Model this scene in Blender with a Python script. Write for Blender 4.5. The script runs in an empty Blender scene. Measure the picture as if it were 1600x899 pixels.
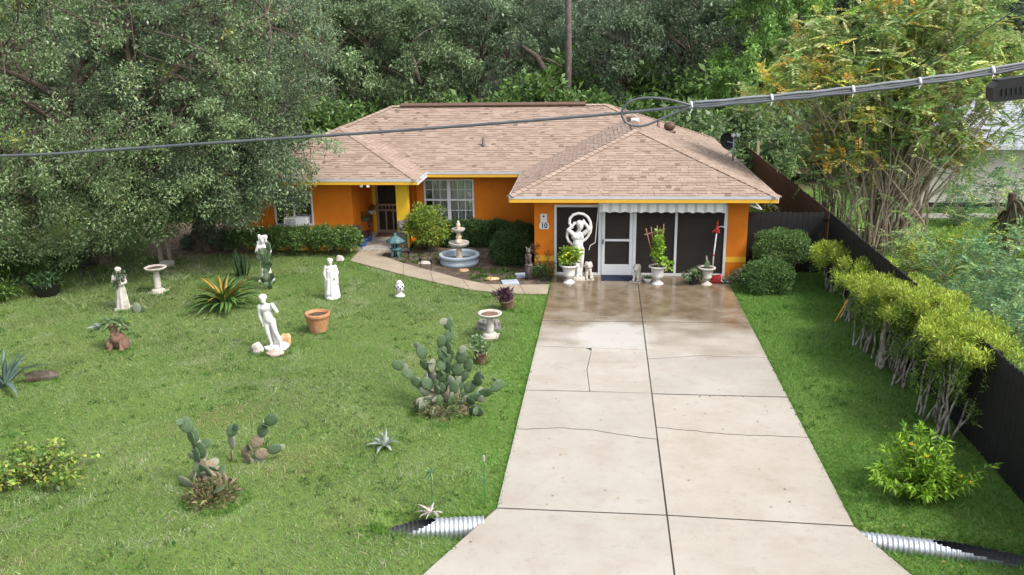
import bpy, bmesh, math, random
import numpy as np
from mathutils import Vector, Matrix

SC = bpy.context.scene
COL = SC.collection
R = math.radians
rng = np.random.default_rng(7)
random.seed(7)

# ------------------------------------------------------------------ camera
FPX, YAW, PIT, ROL = 1351.26, -0.0948, 0.2862, -0.0158
CAM = np.array([-1.3886, -24.67, 6.9082])
def _axes():
    cy, sy, cp, sp = math.cos(YAW), math.sin(YAW), math.cos(PIT), math.sin(PIT)
    fw = np.array([sy*cp, cy*cp, -sp]); r = np.array([cy, -sy, 0]); u = np.cross(r, fw)
    c, s = math.cos(ROL), math.sin(ROL)
    return c*r+s*u, -s*r+c*u, fw
CR, CU, CF = _axes()
cd = bpy.data.cameras.new('camera'); cam = bpy.data.objects.new('camera', cd); COL.objects.link(cam)
cd.sensor_fit = 'HORIZONTAL'; cd.sensor_width = 36; cd.lens = FPX/1600*36; cd.clip_end = 600; cd.clip_start = .05
cam.matrix_world = Matrix(((CR[0], CU[0], -CF[0], CAM[0]), (CR[1], CU[1], -CF[1], CAM[1]), (CR[2], CU[2], -CF[2], CAM[2]), (0, 0, 0, 1)))
SC.camera = cam

# ------------------------------------------------------------------ sky, sun, exposure
SUN_AZ, SUN_EL = 118, 50            # compass-like: degrees clockwise from +Y (camera forward)
w = bpy.data.worlds.new('World'); SC.world = w; w.use_nodes = True
nt = w.node_tree; nt.nodes.clear()
sky = nt.nodes.new('ShaderNodeTexSky'); sky.sky_type = 'NISHITA'; sky.sun_disc = False
sky.sun_elevation = R(SUN_EL); sky.sun_rotation = R(SUN_AZ); sky.air_density = 1; sky.dust_density = 3.5; sky.ozone_density = 1
hs = nt.nodes.new('ShaderNodeHueSaturation'); hs.inputs['Saturation'].default_value = .38
bg = nt.nodes.new('ShaderNodeBackground'); bg.inputs['Strength'].default_value = .15
wo = nt.nodes.new('ShaderNodeOutputWorld')
nt.links.new(sky.outputs[0], hs.inputs['Color']); nt.links.new(hs.outputs[0], bg.inputs[0]); nt.links.new(bg.outputs[0], wo.inputs[0])
sd = bpy.data.lights.new('sun', 'SUN'); sun = bpy.data.objects.new('sun', sd); COL.objects.link(sun)
sd.energy = 1.5; sd.angle = R(11); sd.color = (1, .95, .87)
_d = Vector((math.sin(R(SUN_AZ))*math.cos(R(SUN_EL)), math.cos(R(SUN_AZ))*math.cos(R(SUN_EL)), math.sin(R(SUN_EL))))
sun.rotation_euler = (-_d).to_track_quat('-Z', 'Y').to_euler()
SC.view_settings.view_transform = 'Standard'; SC.view_settings.look = 'None'; SC.view_settings.gamma = 1
SC.view_settings.exposure = 1.06; SC.view_settings.use_curve_mapping = False

# ------------------------------------------------------------------ pixel -> place (photo is 1600 x 899)
def _ray(x, y): return CF*FPX + CR*(x-800) + CU*(449.5-y)
def G(x, y, z=0.):
    d = _ray(x, y); t = (z-CAM[2])/d[2]; p = CAM+t*d; return np.array([p[0], p[1], z])
def PY(x, y, Y):
    d = _ray(x, y); t = (Y-CAM[1])/d[1]; return CAM+t*d
def PP(x, y, p0, n):
    d = _ray(x, y); n = np.array(n); t = ((np.array(p0)-CAM)@n)/(d@n); return CAM+t*d
def PIX(P):
    P = np.atleast_2d(P); d = P-CAM; z = d@CF
    return np.stack([800+FPX*(d@CR)/z, 449.5-FPX*(d@CU)/z], 1)
def inpoly(pts, poly):
    x, y = pts[:, 0], pts[:, 1]; ins = np.zeros(len(pts), bool); n = len(poly)
    for i in range(n):
        x1, y1 = poly[i]; x2, y2 = poly[(i+1) % n]
        c = ((y1 > y) != (y2 > y)); xx = (x2-x1)*(y-y1)/((y2-y1) or 1e-9)+x1
        ins ^= c & (x < xx)
    return ins

# ------------------------------------------------------------------ materials
def _m(name):
    m = bpy.data.materials.new(name); m.use_nodes = True
    return m, m.node_tree, m.node_tree.nodes['Principled BSDF']
def mat(name, col, rough=.7, var=.12, scale=6, bump=0, bscale=60, metal=0, spec=.35, dirt=None, dscale=2.2, dlo=.5, dhi=.75):
    m, t, b = _m(name); N = t.nodes; K = t.links
    tc = N.new('ShaderNodeTexCoord'); nz = N.new('ShaderNodeTexNoise'); nz.inputs['Scale'].default_value = scale; nz.inputs['Detail'].default_value = 6
    K.new(tc.outputs['Object'], nz.inputs['Vector'])
    rp = N.new('ShaderNodeValToRGB'); e = rp.color_ramp.elements
    e[0].position = .3; e[1].position = .7
    e[0].color = [max(0, c*(1-var)) for c in col]+[1]; e[1].color = [min(1, c*(1+var)) for c in col]+[1]
    K.new(nz.outputs['Fac'], rp.inputs[0]); out = rp.outputs[0]
    if dirt:
        n2 = N.new('ShaderNodeTexNoise'); n2.inputs['Scale'].default_value = dscale; n2.inputs['Detail'].default_value = 8; n2.inputs['Roughness'].default_value = .65
        K.new(tc.outputs['Object'], n2.inputs['Vector'])
        mr = N.new('ShaderNodeMapRange'); mr.inputs[1].default_value = dlo; mr.inputs[2].default_value = dhi; K.new(n2.outputs['Fac'], mr.inputs[0])
        mx = N.new('ShaderNodeMix'); mx.data_type = 'RGBA'; K.new(mr.outputs[0], mx.inputs[0]); K.new(out, mx.inputs[6]); mx.inputs[7].default_value = list(dirt)+[1]; out = mx.outputs[2]
    K.new(out, b.inputs['Base Color'])
    b.inputs['Roughness'].default_value = rough; b.inputs['Metallic'].default_value = metal; b.inputs['Specular IOR Level'].default_value = spec
    if bump:
        n3 = N.new('ShaderNodeTexNoise'); n3.inputs['Scale'].default_value = bscale; n3.inputs['Detail'].default_value = 5; K.new(tc.outputs['Object'], n3.inputs['Vector'])
        bp = N.new('ShaderNodeBump'); bp.inputs['Strength'].default_value = bump; bp.inputs['Distance'].default_value = .02
        K.new(n3.outputs['Fac'], bp.inputs['Height']); K.new(bp.outputs[0], b.inputs['Normal'])
    return m
def colmat(name, rough=.5, trans=.25, spec=.4, bump=0):
    m, t, b = _m(name); N = t.nodes; K = t.links
    at = N.new('ShaderNodeAttribute'); at.attribute_name = 'Col'
    K.new(at.outputs['Color'], b.inputs['Base Color']); b.inputs['Roughness'].default_value = rough; b.inputs['Specular IOR Level'].default_value = spec
    if bump:
        tc = N.new('ShaderNodeTexCoord'); n3 = N.new('ShaderNodeTexNoise'); n3.inputs['Scale'].default_value = 90; K.new(tc.outputs['Object'], n3.inputs['Vector'])
        bp = N.new('ShaderNodeBump'); bp.inputs['Strength'].default_value = bump; bp.inputs['Distance'].default_value = .01; K.new(n3.outputs['Fac'], bp.inputs['Height']); K.new(bp.outputs[0], b.inputs['Normal'])
        mx = N.new('ShaderNodeMix'); mx.data_type = 'RGBA'; mx.blend_type = 'MULTIPLY'; mx.inputs[0].default_value = .45
        K.new(at.outputs['Color'], mx.inputs[6]); K.new(n3.outputs['Color'], mx.inputs[7])
        g = N.new('ShaderNodeRGBToBW'); K.new(n3.outputs['Color'], g.inputs[0]); 
        ma = N.new('ShaderNodeMath'); ma.operation = 'MULTIPLY_ADD'; K.new(g.outputs[0], ma.inputs[0]); ma.inputs[1].default_value = 1.6; ma.inputs[2].default_value = .2
        K.new(ma.outputs[0], mx.inputs[7]); K.new(mx.outputs[2], b.inputs['Base Color'])
    if trans:
        tr = N.new('ShaderNodeBsdfTranslucent'); K.new(at.outputs['Color'], tr.inputs[0])
        ms = N.new('ShaderNodeMixShader'); ms.inputs[0].default_value = trans
        K.new(b.outputs[0], ms.inputs[1]); K.new(tr.outputs[0], ms.inputs[2]); K.new(ms.outputs[0], N['Material Output'].inputs['Surface'])
    return m
M = {}
M['leaf'] = colmat('leaf', .5, .32); M['leaf_gloss'] = colmat('glossy_leaf', .38, .3, .5); M['grass'] = colmat('grass_blades', .6, .4, .25)
M['shingle'] = colmat('shingle', .9, 0, .2, .35); M['paint2'] = colmat('two_colour_paint', .5, 0, .3)
M['orange'] = mat('orange_stucco', (.56, .155, .004), .75, .05, 3, .35, 70, dirt=(.47, .125, .005), dscale=1.3, dlo=.5, dhi=.8)
M['yellow'] = mat('yellow_paint', (.66, .37, .035), .6, .05, 4, .1)
M['yellow2'] = mat('bright_yellow_paint', (.64, .41, .022), .6, .05, 4, .1)
M['white'] = mat('white_paint', (.62, .63, .64), .5, .04, 5)
M['trimgrey'] = mat('drip_edge_grey', (.46, .475, .51), .5, .06, 5)
M['vinyl'] = mat('white_vinyl', (.56, .58, .61), .4, .04, 5)
M['statue'] = mat('white_plaster', (.62, .61, .595), .65, .06, 9, .2, 50, dirt=(.36, .34, .31), dscale=7, dlo=.55, dhi=.8)
M['oldplaster'] = mat('weathered_plaster', (.50, .47, .42), .75, .1, 9, .3, 50, dirt=(.25, .21, .17), dscale=6, dlo=.45, dhi=.75)
M['cast'] = mat('cast_stone', (.4, .375, .335), .8, .15, 9, .35, 60, dirt=(.22, .2, .17), dscale=6, dlo=.45, dhi=.75)
M['tanstone'] = mat('tan_cast_stone', (.55, .42, .29), .8, .15, 9, .3, 60, dirt=(.66, .62, .56), dscale=9, dlo=.45, dhi=.65)
M['bluegrey'] = mat('blue_grey_stone', (.34, .40, .46), .7, .1, 6, .2, 50, dirt=(.46, .5, .54), dscale=5)
M['terracotta'] = mat('terracotta', (.40, .19, .09), .8, .12, 9, .25, 60, dirt=(.5, .34, .24), dscale=7, dlo=.5, dhi=.8)
M['rust'] = mat('brown_clay', (.15, .085, .06), .8, .2, 9, .3, 40, dirt=(.24, .15, .105), dscale=6)
M['concrete'] = None
M['soil'] = mat('dark_soil', (.075, .055, .04), .95, .35, 12, .8, 40, dirt=(.16, .125, .09), dscale=3, dlo=.45, dhi=.65)
M['jointsoil'] = mat('joint_soil', (.035, .03, .022), .95, .3, 20)
M['bark'] = mat('bark', (.085, .066, .05), .95, .3, 9, .9, 22, dirt=(.2, .18, .15), dscale=4)
M['palebark'] = mat('pale_bark', (.38, .31, .235), .9, .25, 9, .5, 30, dirt=(.13, .1, .08), dscale=4)
M['whitebark'] = mat('whitish_bark', (.46, .42, .37), .9, .25, 14, .5, 30, dirt=(.13, .1, .08), dscale=7, dlo=.42, dhi=.6)
M['blackfence'] = mat('black_stained_wood', (.012, .0108, .0115), .75, .3, 5, .3, 20)
M['brownfence'] = mat('brown_stained_wood', (.07, .038, .024), .8, .25, 5, .3, 20)
M['screenbrown'] = mat('dark_brown_metal', (.028, .021, .018), .6, .1, 4)
M['darkvent'] = mat('brown_metal', (.12, .07, .05), .6, .15, 8)
M['black'] = mat('black_plastic', (.018, .018, .02), .45, .1, 8)
M['cable'] = mat('cable_jacket', (.085, .095, .11), .32, .15, 8, spec=.6)
M['galv'] = mat('galvanised_steel', (.55, .58, .62), .42, .15, 14, .15, 60, metal=.75, dirt=(.3, .31, .33), dscale=5)
M['steel'] = mat('grey_steel', (.35, .37, .4), .45, .1, 14, metal=.6)
M['woodtrim'] = mat('brown_door_wood', (.25, .17, .13), .6, .2, 8)
M['trellis'] = mat('cedar_lattice', (.33, .17, .1), .8, .2, 12)
M['dark'] = mat('dark_interior', (.012, .01, .009), .8, .1, 4)
M['glassdark'] = mat('dark_glass', (.03, .035, .04), .08, .1, 2, spec=.6)
M['curtain'] = mat('sheer_curtain', (.5, .53, .52), .9, .1, 3)
M['teal'] = mat('teal_glaze', (.06, .135, .15), .5, .2, 9, .1, dirt=(.16, .24, .24), dscale=8)
M['blueglaze'] = mat('blue_glaze', (.03, .09, .24), .3, .2, 6)
M['navy'] = mat('navy_mat', (.012, .02, .05), .95, .2, 20, .4, 90)
M['brownmat'] = mat('brown_mat', (.09, .04, .025), .95, .2, 20, .4, 90)
M['red'] = mat('red_plastic', (.4, .03, .03), .5, .12, 6)
M['toolyellow'] = mat('yellow_plastic', (.8, .42, .02), .5, .05, 6)
M['toolgreen'] = mat('green_plastic', (.04, .16, .05), .5, .1, 6)
M['rockpale'] = mat('pale_rock', (.5, .44, .4), .85, .2, 7, .6, 25, dirt=(.3, .24, .21), dscale=6)
M['rockpink'] = mat('pink_rock', (.5, .34, .3), .85, .2, 7, .6, 25, dirt=(.6, .5, .45), dscale=6)
M['rockorange'] = mat('orange_rock', (.55, .33, .16), .85, .2, 7, .6, 25, dirt=(.5, .4, .36), dscale=6)
M['carve'] = mat('carved_grey_wood', (.16, .15, .15), .85, .3, 9, .6, 25, dirt=(.4, .38, .36), dscale=9, dlo=.5, dhi=.68)
M['darkcarve'] = mat('carved_dark_wood', (.07, .05, .045), .8, .3, 9, .6, 25, dirt=(.22, .2, .2), dscale=11, dlo=.5, dhi=.66)
M['greyroof'] = mat('grey_shingle', (.32, .34, .38), .9, .2, 12, .5, 30)
M['nwall'] = mat('pale_house_wall', (.5, .48, .45), .8, .08, 4, .2)
M['pad'] = mat('cactus_pad_green', (.075, .125, .06), .6, .25, 8, .2, 40, dirt=(.17, .2, .12), dscale=7)
M['padgrey'] = mat('cactus_pad_pale', (.21, .235, .17), .7, .2, 8, .2, 40, dirt=(.3, .26, .18), dscale=7)
M['deadpad'] = mat('dead_pad', (.27, .215, .15), .9, .3, 8, .5, 30, dirt=(.12, .09, .06), dscale=6)
M['agave'] = mat('agave_leaf', (.10, .16, .125), .5, .2, 5)
M['agavepale'] = mat('pale_agave_leaf', (.27, .32, .27), .55, .2, 5)
M['brom'] = mat('green_strap_leaf', (.08, .16, .035), .42, .3, 4)
M['bromy'] = mat('yellow_strap_leaf', (.34, .22, .04), .45, .3, 4)
M['sans'] = mat('dark_sword_leaf', (.035, .07, .03), .45, .3, 8, dirt=(.12, .15, .08), dscale=14)
M['pipein'] = mat('dark_pipe_lining', (.06, .062, .068), .7, .2, 9)
M['pipegrey'] = mat('vent_grey', (.09, .085, .085), .6, .1, 5)

def screen_mat():
    m, t, b = _m('insect_screen'); N = t.nodes; K = t.links
    b.inputs['Base Color'].default_value = (.030, .023, .019, 1); b.inputs['Roughness'].default_value = .75
    tr = N.new('ShaderNodeBsdfTransparent'); tr.inputs[0].default_value = (.8, .8, .8, 1)
    ms = N.new('ShaderNodeMixShader'); ms.inputs[0].default_value = .4
    K.new(b.outputs[0], ms.inputs[1]); K.new(tr.outputs[0], ms.inputs[2]); K.new(ms.outputs[0], N['Material Output'].inputs['Surface'])
    return m
M['screen'] = screen_mat()
def pane_mat():
    m, t, b = _m('window_glass'); N = t.nodes; K = t.links
    b.inputs['Base Color'].default_value = (.8, .85, .85, 1); b.inputs['Roughness'].default_value = .04
    gl = N.new('ShaderNodeBsdfGlossy'); gl.inputs['Roughness'].default_value = .03
    tr = N.new('ShaderNodeBsdfTransparent'); fr = N.new('ShaderNodeFresnel'); fr.inputs[0].default_value = 1.5
    ma = N.new('ShaderNodeMath'); ma.operation = 'ADD'; ma.inputs[1].default_value = .08; K.new(fr.outputs[0], ma.inputs[0])
    ms = N.new('ShaderNodeMixShader'); K.new(ma.outputs[0], ms.inputs[0]); K.new(tr.outputs[0], ms.inputs[1]); K.new(gl.outputs[0], ms.inputs[2]); K.new(ms.outputs[0], N['Material Output'].inputs['Surface'])
    return m
M['pane'] = pane_mat()
def water_mat():
    m, t, b = _m('fountain_water'); b.inputs['Base Color'].default_value = (.05, .06, .06, 1); b.inputs['Roughness'].default_value = .05; return m
M['water'] = water_mat()
def concrete_mat():
    m, t, b = _m('driveway_concrete'); N = t.nodes; K = t.links
    ge = N.new('ShaderNodeNewGeometry')
    def noise(s, d=8, r=.6, sc=None):
        n = N.new('ShaderNodeTexNoise'); n.inputs['Scale'].default_value = s; n.inputs['Detail'].default_value = d; n.inputs['Roughness'].default_value = r
        if sc:
            mp = N.new('ShaderNodeMapping'); mp.inputs['Scale'].default_value = sc; K.new(ge.outputs['Position'], mp.inputs[0]); K.new(mp.outputs[0], n.inputs['Vector'])
        else: K.new(ge.outputs['Position'], n.inputs['Vector'])
        return n
    def rng_(src, a, b_, c=0, d=1):
        r = N.new('ShaderNodeMapRange'); r.inputs[1].default_value = a; r.inputs[2].default_value = b_; r.inputs[3].default_value = c; r.inputs[4].default_value = d; K.new(src, r.inputs[0]); return r.outputs[0]
    def mix(f, a, bcol, mode='MIX'):
        x = N.new('ShaderNodeMix'); x.data_type = 'RGBA'; x.blend_type = mode; K.new(f, x.inputs[0])
        for i, v in ((6, a), (7, bcol)):
            if isinstance(v, tuple): x.inputs[i].default_value = v+(1,)
            else: K.new(v, x.inputs[i])
        return x.outputs[2]
    base = mix(rng_(noise(1.1).outputs['Fac'], .3, .7), (.335, .297, .245), (.395, .356, .302))
    base = mix(rng_(noise(45, 4).outputs['Fac'], .5, .72, 0, .4), base, (.45, .42, .375))
    base = mix(rng_(noise(28, 5).outputs['Fac'], .57, .75, 0, .45), base, (.22, .195, .16))
    oi = N.new('ShaderNodeObjectInfo')
    base = mix(rng_(oi.outputs['Random'], 0, 1, 0, .45), base, (.30, .285, .262))
    base = mix(rng_(noise(.45, 7, .65).outputs['Fac'], .45, .68, 0, .55), base, (.43, .40, .36))
    base = mix(rng_(noise(5.5, 8, .7).outputs['Fac'], .55, .75, 0, .6), base, (.235, .205, .165))
    base = mix(rng_(noise(160, 2).outputs['Fac'], .6, .72, 0, .5), base, (.52, .50, .46))
    base = mix(rng_(noise(1.4, 7, .65, (.8, 1.3, 1)).outputs['Fac'], .5, .74, 0, .4), base, (.275, .22, .16))
    sp = N.new('ShaderNodeSeparateXYZ'); K.new(ge.outputs['Position'], sp.inputs[0])
    # rain-wet area by the garage: darker, smoother
    ny = N.new('ShaderNodeMath'); ny.operation = 'MULTIPLY_ADD'; K.new(noise(.9, 5, .55, (.7, 1.3, 1)).outputs['Fac'], ny.inputs[0]); ny.inputs[1].default_value = 6.5; K.new(sp.outputs['Y'], ny.inputs[2])
    wet0 = rng_(ny.outputs[0], -3.3, -.2)
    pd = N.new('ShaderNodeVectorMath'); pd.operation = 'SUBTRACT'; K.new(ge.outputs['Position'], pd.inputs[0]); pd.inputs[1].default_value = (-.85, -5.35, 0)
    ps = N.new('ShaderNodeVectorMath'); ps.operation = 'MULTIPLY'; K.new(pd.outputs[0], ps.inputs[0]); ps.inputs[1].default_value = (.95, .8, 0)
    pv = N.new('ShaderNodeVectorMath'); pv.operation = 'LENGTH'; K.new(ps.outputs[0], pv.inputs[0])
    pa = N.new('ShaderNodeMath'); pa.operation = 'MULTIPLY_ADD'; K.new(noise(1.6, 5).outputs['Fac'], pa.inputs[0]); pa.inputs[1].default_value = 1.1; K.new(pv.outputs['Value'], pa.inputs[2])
    painted_glare = rng_(pa.outputs[0], 1.62, 1.12)
    mxw = N.new('ShaderNodeMath'); mxw.operation = 'MAXIMUM'; K.new(wet0, mxw.inputs[0]); K.new(painted_glare, mxw.inputs[1]); wet = mxw.outputs[0]
    base = mix(wet0, base, mix(rng_(noise(2.3).outputs['Fac'], .35, .65), (.135, .098, .06), (.21, .168, .118)))
    base = mix(rng_(painted_glare, 0, 1, 0, .75), base, (.50, .485, .46))   # sky glare on the wet slab, painted into the colour as a pale patch
    K.new(base, b.inputs['Base Color'])
    rg = N.new('ShaderNodeMath'); rg.operation = 'MULTIPLY_ADD'; K.new(painted_glare, rg.inputs[0]); rg.inputs[1].default_value = .2; K.new(rng_(wet, 0, 1, .8, .17), rg.inputs[2]); rg.use_clamp = True; b.inputs['Coat Roughness'].default_value = .03; K.new(rg.outputs[0], b.inputs['Roughness']); b.inputs['Specular IOR Level'].default_value = .5
    # weaker bump on the wet area and under the painted glare patch
    bp = N.new('ShaderNodeBump'); bp.inputs['Distance'].default_value = .004
    inv = rng_(wet, 0, 1, .35, .04); K.new(inv, bp.inputs['Strength']); K.new(noise(70, 4).outputs['Fac'], bp.inputs['Height']); K.new(bp.outputs[0], b.inputs['Normal'])
    return m
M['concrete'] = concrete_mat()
def ground_mat():
    m, t, b = _m('lawn_ground'); N = t.nodes; K = t.links
    ge = N.new('ShaderNodeNewGeometry'); sp = N.new('ShaderNodeSeparateXYZ'); K.new(ge.outputs['Position'], sp.inputs[0])
    def noise(s, d=7):
        n = N.new('ShaderNodeTexNoise'); n.inputs['Scale'].default_value = s; n.inputs['Detail'].default_value = d; n.inputs['Roughness'].default_value = .62; K.new(ge.outputs['Position'], n.inputs['Vector']); return n.outputs['Fac']
    def ramp(src, a, ca, b_, cb):
        r = N.new('ShaderNodeValToRGB'); e = r.color_ramp.elements; e[0].position = a; e[1].position = b_; e[0].color = ca+(1,); e[1].color = cb+(1,); K.new(src, r.inputs[0]); return r.outputs[0]
    def mixc(f, a, c):
        x = N.new('ShaderNodeMix'); x.data_type = 'RGBA'; K.new(f, x.inputs[0]); K.new(a, x.inputs[6]); K.new(c, x.inputs[7]); return x.outputs[2]
    def mr(src, a, b_):
        r = N.new('ShaderNodeMapRange'); r.inputs[1].default_value = a; r.inputs[2].default_value = b_; K.new(src, r.inputs[0]); return r.outputs[0]
    g = ramp(noise(.55), .35, (.09, .17, .03), .65, (.15, .23, .055))
    g = mixc(mr(noise(9), .45, .7), g, ramp(noise(30), .3, (.17, .2, .07), .7, (.08, .15, .025)))
    li = ramp(noise(7), .3, (.055, .042, .028), .7, (.15, .115, .075))
    ad = N.new('ShaderNodeMath'); ad.operation = 'MULTIPLY_ADD'; K.new(noise(.5), ad.inputs[0]); ad.inputs[1].default_value = 9; K.new(sp.outputs['Y'], ad.inputs[2])
    K.new(mixc(mr(ad.outputs[0], 18.5, 21), g, li), b.inputs['Base Color'])
    b.inputs['Roughness'].default_value = .9; b.inputs['Specular IOR Level'].default_value = .15
    bp = N.new('ShaderNodeBump'); bp.inputs['Strength'].default_value = .8; bp.inputs['Distance'].default_value = .03; K.new(noise(40), bp.inputs['Height']); K.new(bp.outputs[0], b.inputs['Normal'])
    return m
M['ground'] = ground_mat()

# ------------------------------------------------------------------ mesh helpers
def unit(v): v = np.asarray(v, float); return v/(np.linalg.norm(v) or 1)
class MB:
    def __init__(s): s.v = []; s.f = []; s.c = []
    def add(s, v, f, col=None):
        o = len(s.v); s.v += [tuple(map(float, p)) for p in v]; s.f += [tuple(i+o for i in q) for q in f]
        if col is not None: s.c += [col]*len(f)
        return s
    def box(s, x0, x1, y0, y1, z0, z1, col=None):
        return s.add([(x0, y0, z0), (x1, y0, z0), (x1, y1, z0), (x0, y1, z0), (x0, y0, z1), (x1, y0, z1), (x1, y1, z1), (x0, y1, z1)],
                     [(0, 3, 2, 1), (4, 5, 6, 7), (0, 1, 5, 4), (1, 2, 6, 5), (2, 3, 7, 6), (3, 0, 4, 7)], col)
    def bar(s, a, b, wx, wy, up=(0, 0, 1)):
        a, b = np.array(a, float), np.array(b, float); d = unit(b-a); x = np.cross(d, up)
        if np.linalg.norm(x) < 1e-3: x = np.cross(d, (0, 1, 0))
        x = unit(x); y = np.cross(x, d); v = []
        for p in (a, b): v += [p-x*wx/2-y*wy/2, p+x*wx/2-y*wy/2, p+x*wx/2+y*wy/2, p-x*wx/2+y*wy/2]
        return s.add(v, [(0, 1, 2, 3), (7, 6, 5, 4), (0, 4, 5, 1), (1, 5, 6, 2), (2, 6, 7, 3), (3, 7, 4, 0)])
    def tube(s, pts, rad, n=8, cap=True):
        pts = [np.array(p, float) for p in pts]; k = len(pts)
        if np.isscalar(rad): rad = [rad]*k
        v = []; ref = None
        for i, p in enumerate(pts):
            d = unit(pts[min(i+1, k-1)]-pts[max(i-1, 0)])
            if ref is None: ref = np.array((1., 0, 0)) if abs(d[0]) < .8 else np.array((0, 1., 0))
            x = unit(ref-d*(ref@d)); y = np.cross(d, x); ref = x
            for j in range(n):
                a = 2*math.pi*j/n; v.append(p+rad[i]*(math.cos(a)*x+math.sin(a)*y))
        f = [(i*n+j, i*n+(j+1) % n, (i+1)*n+(j+1) % n, (i+1)*n+j) for i in range(k-1) for j in range(n)]
        if cap: f += [tuple(range(n-1, -1, -1)), tuple((k-1)*n+j for j in range(n))]
        return s.add(v, f)
    def lathe(s, prof, n=28, c=(0, 0, 0), fn=None, ax=(1, 1)):
        v = []; k = len(prof)
        for i, (r, z) in enumerate(prof):
            for j in range(n):
                a = 2*math.pi*j/n; q = r*(fn(a, i) if fn else 1); v.append((c[0]+q*math.cos(a)*ax[0], c[1]+q*math.sin(a)*ax[1], c[2]+z))
        f = [(i*n+j, i*n+(j+1) % n, (i+1)*n+(j+1) % n, (i+1)*n+j) for i in range(k-1) for j in range(n)]
        if prof[0][0] > 1e-4: f.append(tuple(range(n-1, -1, -1)))
        if prof[-1][0] > 1e-4: f.append(tuple((k-1)*n+j for j in range(n)))
        return s.add(v, f)
    def ell(s, c, r, n=12, m=8, rot=None, nz=0, seed=0):
        if np.isscalar(r): r = (r, r, r)
        q = np.random.default_rng(seed); ph = q.uniform(0, 6, 6); v = []
        def P(a, b):
            d = np.array((math.cos(a)*math.cos(b), math.sin(a)*math.cos(b), math.sin(b)))
            k = 1+nz*(math.sin(3*d[0]*2+ph[0])+math.sin(2.6*d[1]*2+ph[1])+math.sin(3.3*d[2]*2+ph[2])+.6*math.sin(7*d[0]+5*d[1]+ph[3])+.6*math.sin(6*d[2]-7*d[1]+ph[4]))
            p = d*k*np.array(r)
            if rot is not None: p = np.array(rot) @ p
            return p+np.array(c)
        v.append(P(0, -math.pi/2))
        for i in range(1, m):
            for j in range(n): v.append(P(2*math.pi*j/n, -math.pi/2+math.pi*i/m))
        v.append(P(0, math.pi/2)); L = len(v)-1
        f = [(0, 1+(j+1) % n, 1+j) for j in range(n)]
        for i in range(m-2):
            for j in range(n): a = 1+i*n; f.append((a+j, a+(j+1) % n, a+n+(j+1) % n, a+n+j))
        a = 1+(m-2)*n; f += [(a+j, a+(j+1) % n, L) for j in range(n)]
        return s.add(v, f)
    def caps(s, a, b, ra, rb, n=10):
        a, b = np.array(a, float), np.array(b, float)
        s.ell(a, ra, n, 6); s.ell(b, rb, n, 6); return s.tube([a, b], [ra, rb], n)
    def prism(s, poly, z0, z1, bev=0):
        n = len(poly); A = sum(poly[i][0]*poly[(i+1) % n][1]-poly[(i+1) % n][0]*poly[i][1] for i in range(n))
        if A < 0: poly = poly[::-1]
        v = [(p[0], p[1], z0) for p in poly]+[(p[0], p[1], z1-bev) for p in poly]; f = [tuple(range(n-1, -1, -1))]
        f += [(i, (i+1) % n, n+(i+1) % n, n+i) for i in range(n)]
        if bev:
            c = np.mean(np.array(poly), 0)
            for i in range(n):
                p0, p1, p2 = (np.array(poly[(i+k) % n]) for k in (-1, 0, 1))
                e1, e2 = unit(p1-p0), unit(p2-p1); nn = unit(np.array((-e1[1], e1[0]))+np.array((-e2[1], e2[0])))
                q = p1+nn*bev; v.append((q[0], q[1], z1))
            f += [(n+i, n+(i+1) % n, 2*n+(i+1) % n, 2*n+i) for i in range(n)]; f.append(tuple(2*n+i for i in range(n)))
        else: f.append(tuple(n+i for i in range(n)))
        return s.add(v, f)
    def plate(s, poly, fn, t):
        """polygon (u,v) mapped by fn(u,v,w) and given thickness t"""
        n = len(poly); v = [fn(a, b, 0) for a, b in poly]+[fn(a, b, t) for a, b in poly]
        return s.add(v, [tuple(range(n-1, -1, -1)), tuple(range(n, 2*n))]+[(i, (i+1) % n, n+(i+1) % n, n+i) for i in range(n)])
    def mesh(s, name, m=None, smooth=False):
        me = bpy.data.meshes.new(name); me.from_pydata(s.v, [], s.f)
        if s.c and len(s.c) == len(s.f):
            at = me.attributes.new('Col', 'FLOAT_COLOR', 'FACE'); a = np.ones((len(s.f), 4), np.float32); a[:, :3] = np.array(s.c); at.data.foreach_set('color', a.ravel())
        if m is not None: me.materials.append(m)
        if smooth: me.shade_smooth()
        me.update(); return me
def link(name, me, parent=None, loc=None, rz=None, kind=None):
    o = bpy.data.objects.new(name, me); COL.objects.link(o)
    if parent is not None: o.parent = parent
    if loc is not None: o.location = tuple(map(float, loc))
    if rz is not None: o.rotation_euler = (0, 0, rz)
    if kind: o['kind'] = kind
    return o
def part(name, mb, m, parent, smooth=False, loc=None, rz=None, kind=None):
    me = mb.mesh(name, m, smooth) if isinstance(mb, MB) else mb
    return link(name, me, parent, loc, rz, kind)
def tag(o, label, cat, group=None):
    o['label'] = label; o['category'] = cat
    if group: o['group'] = group
    return o
def thing(name, label, cat, loc=(0, 0, 0), rz=0, group=None): return tag(link(name, None, None, loc, rz), label, cat, group)
def single(name, mb, m, label, cat, loc=(0, 0, 0), rz=0, group=None, smooth=False): return tag(part(name, mb, m, None, smooth, loc, rz), label, cat, group)
def struct(name, mb, m, smooth=False): return part(name, mb, m, None, smooth, kind='structure')
def smooth_by_angle(me, a=40):
    me.shade_smooth(); me.set_sharp_from_angle(angle=R(a)); return me
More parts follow.
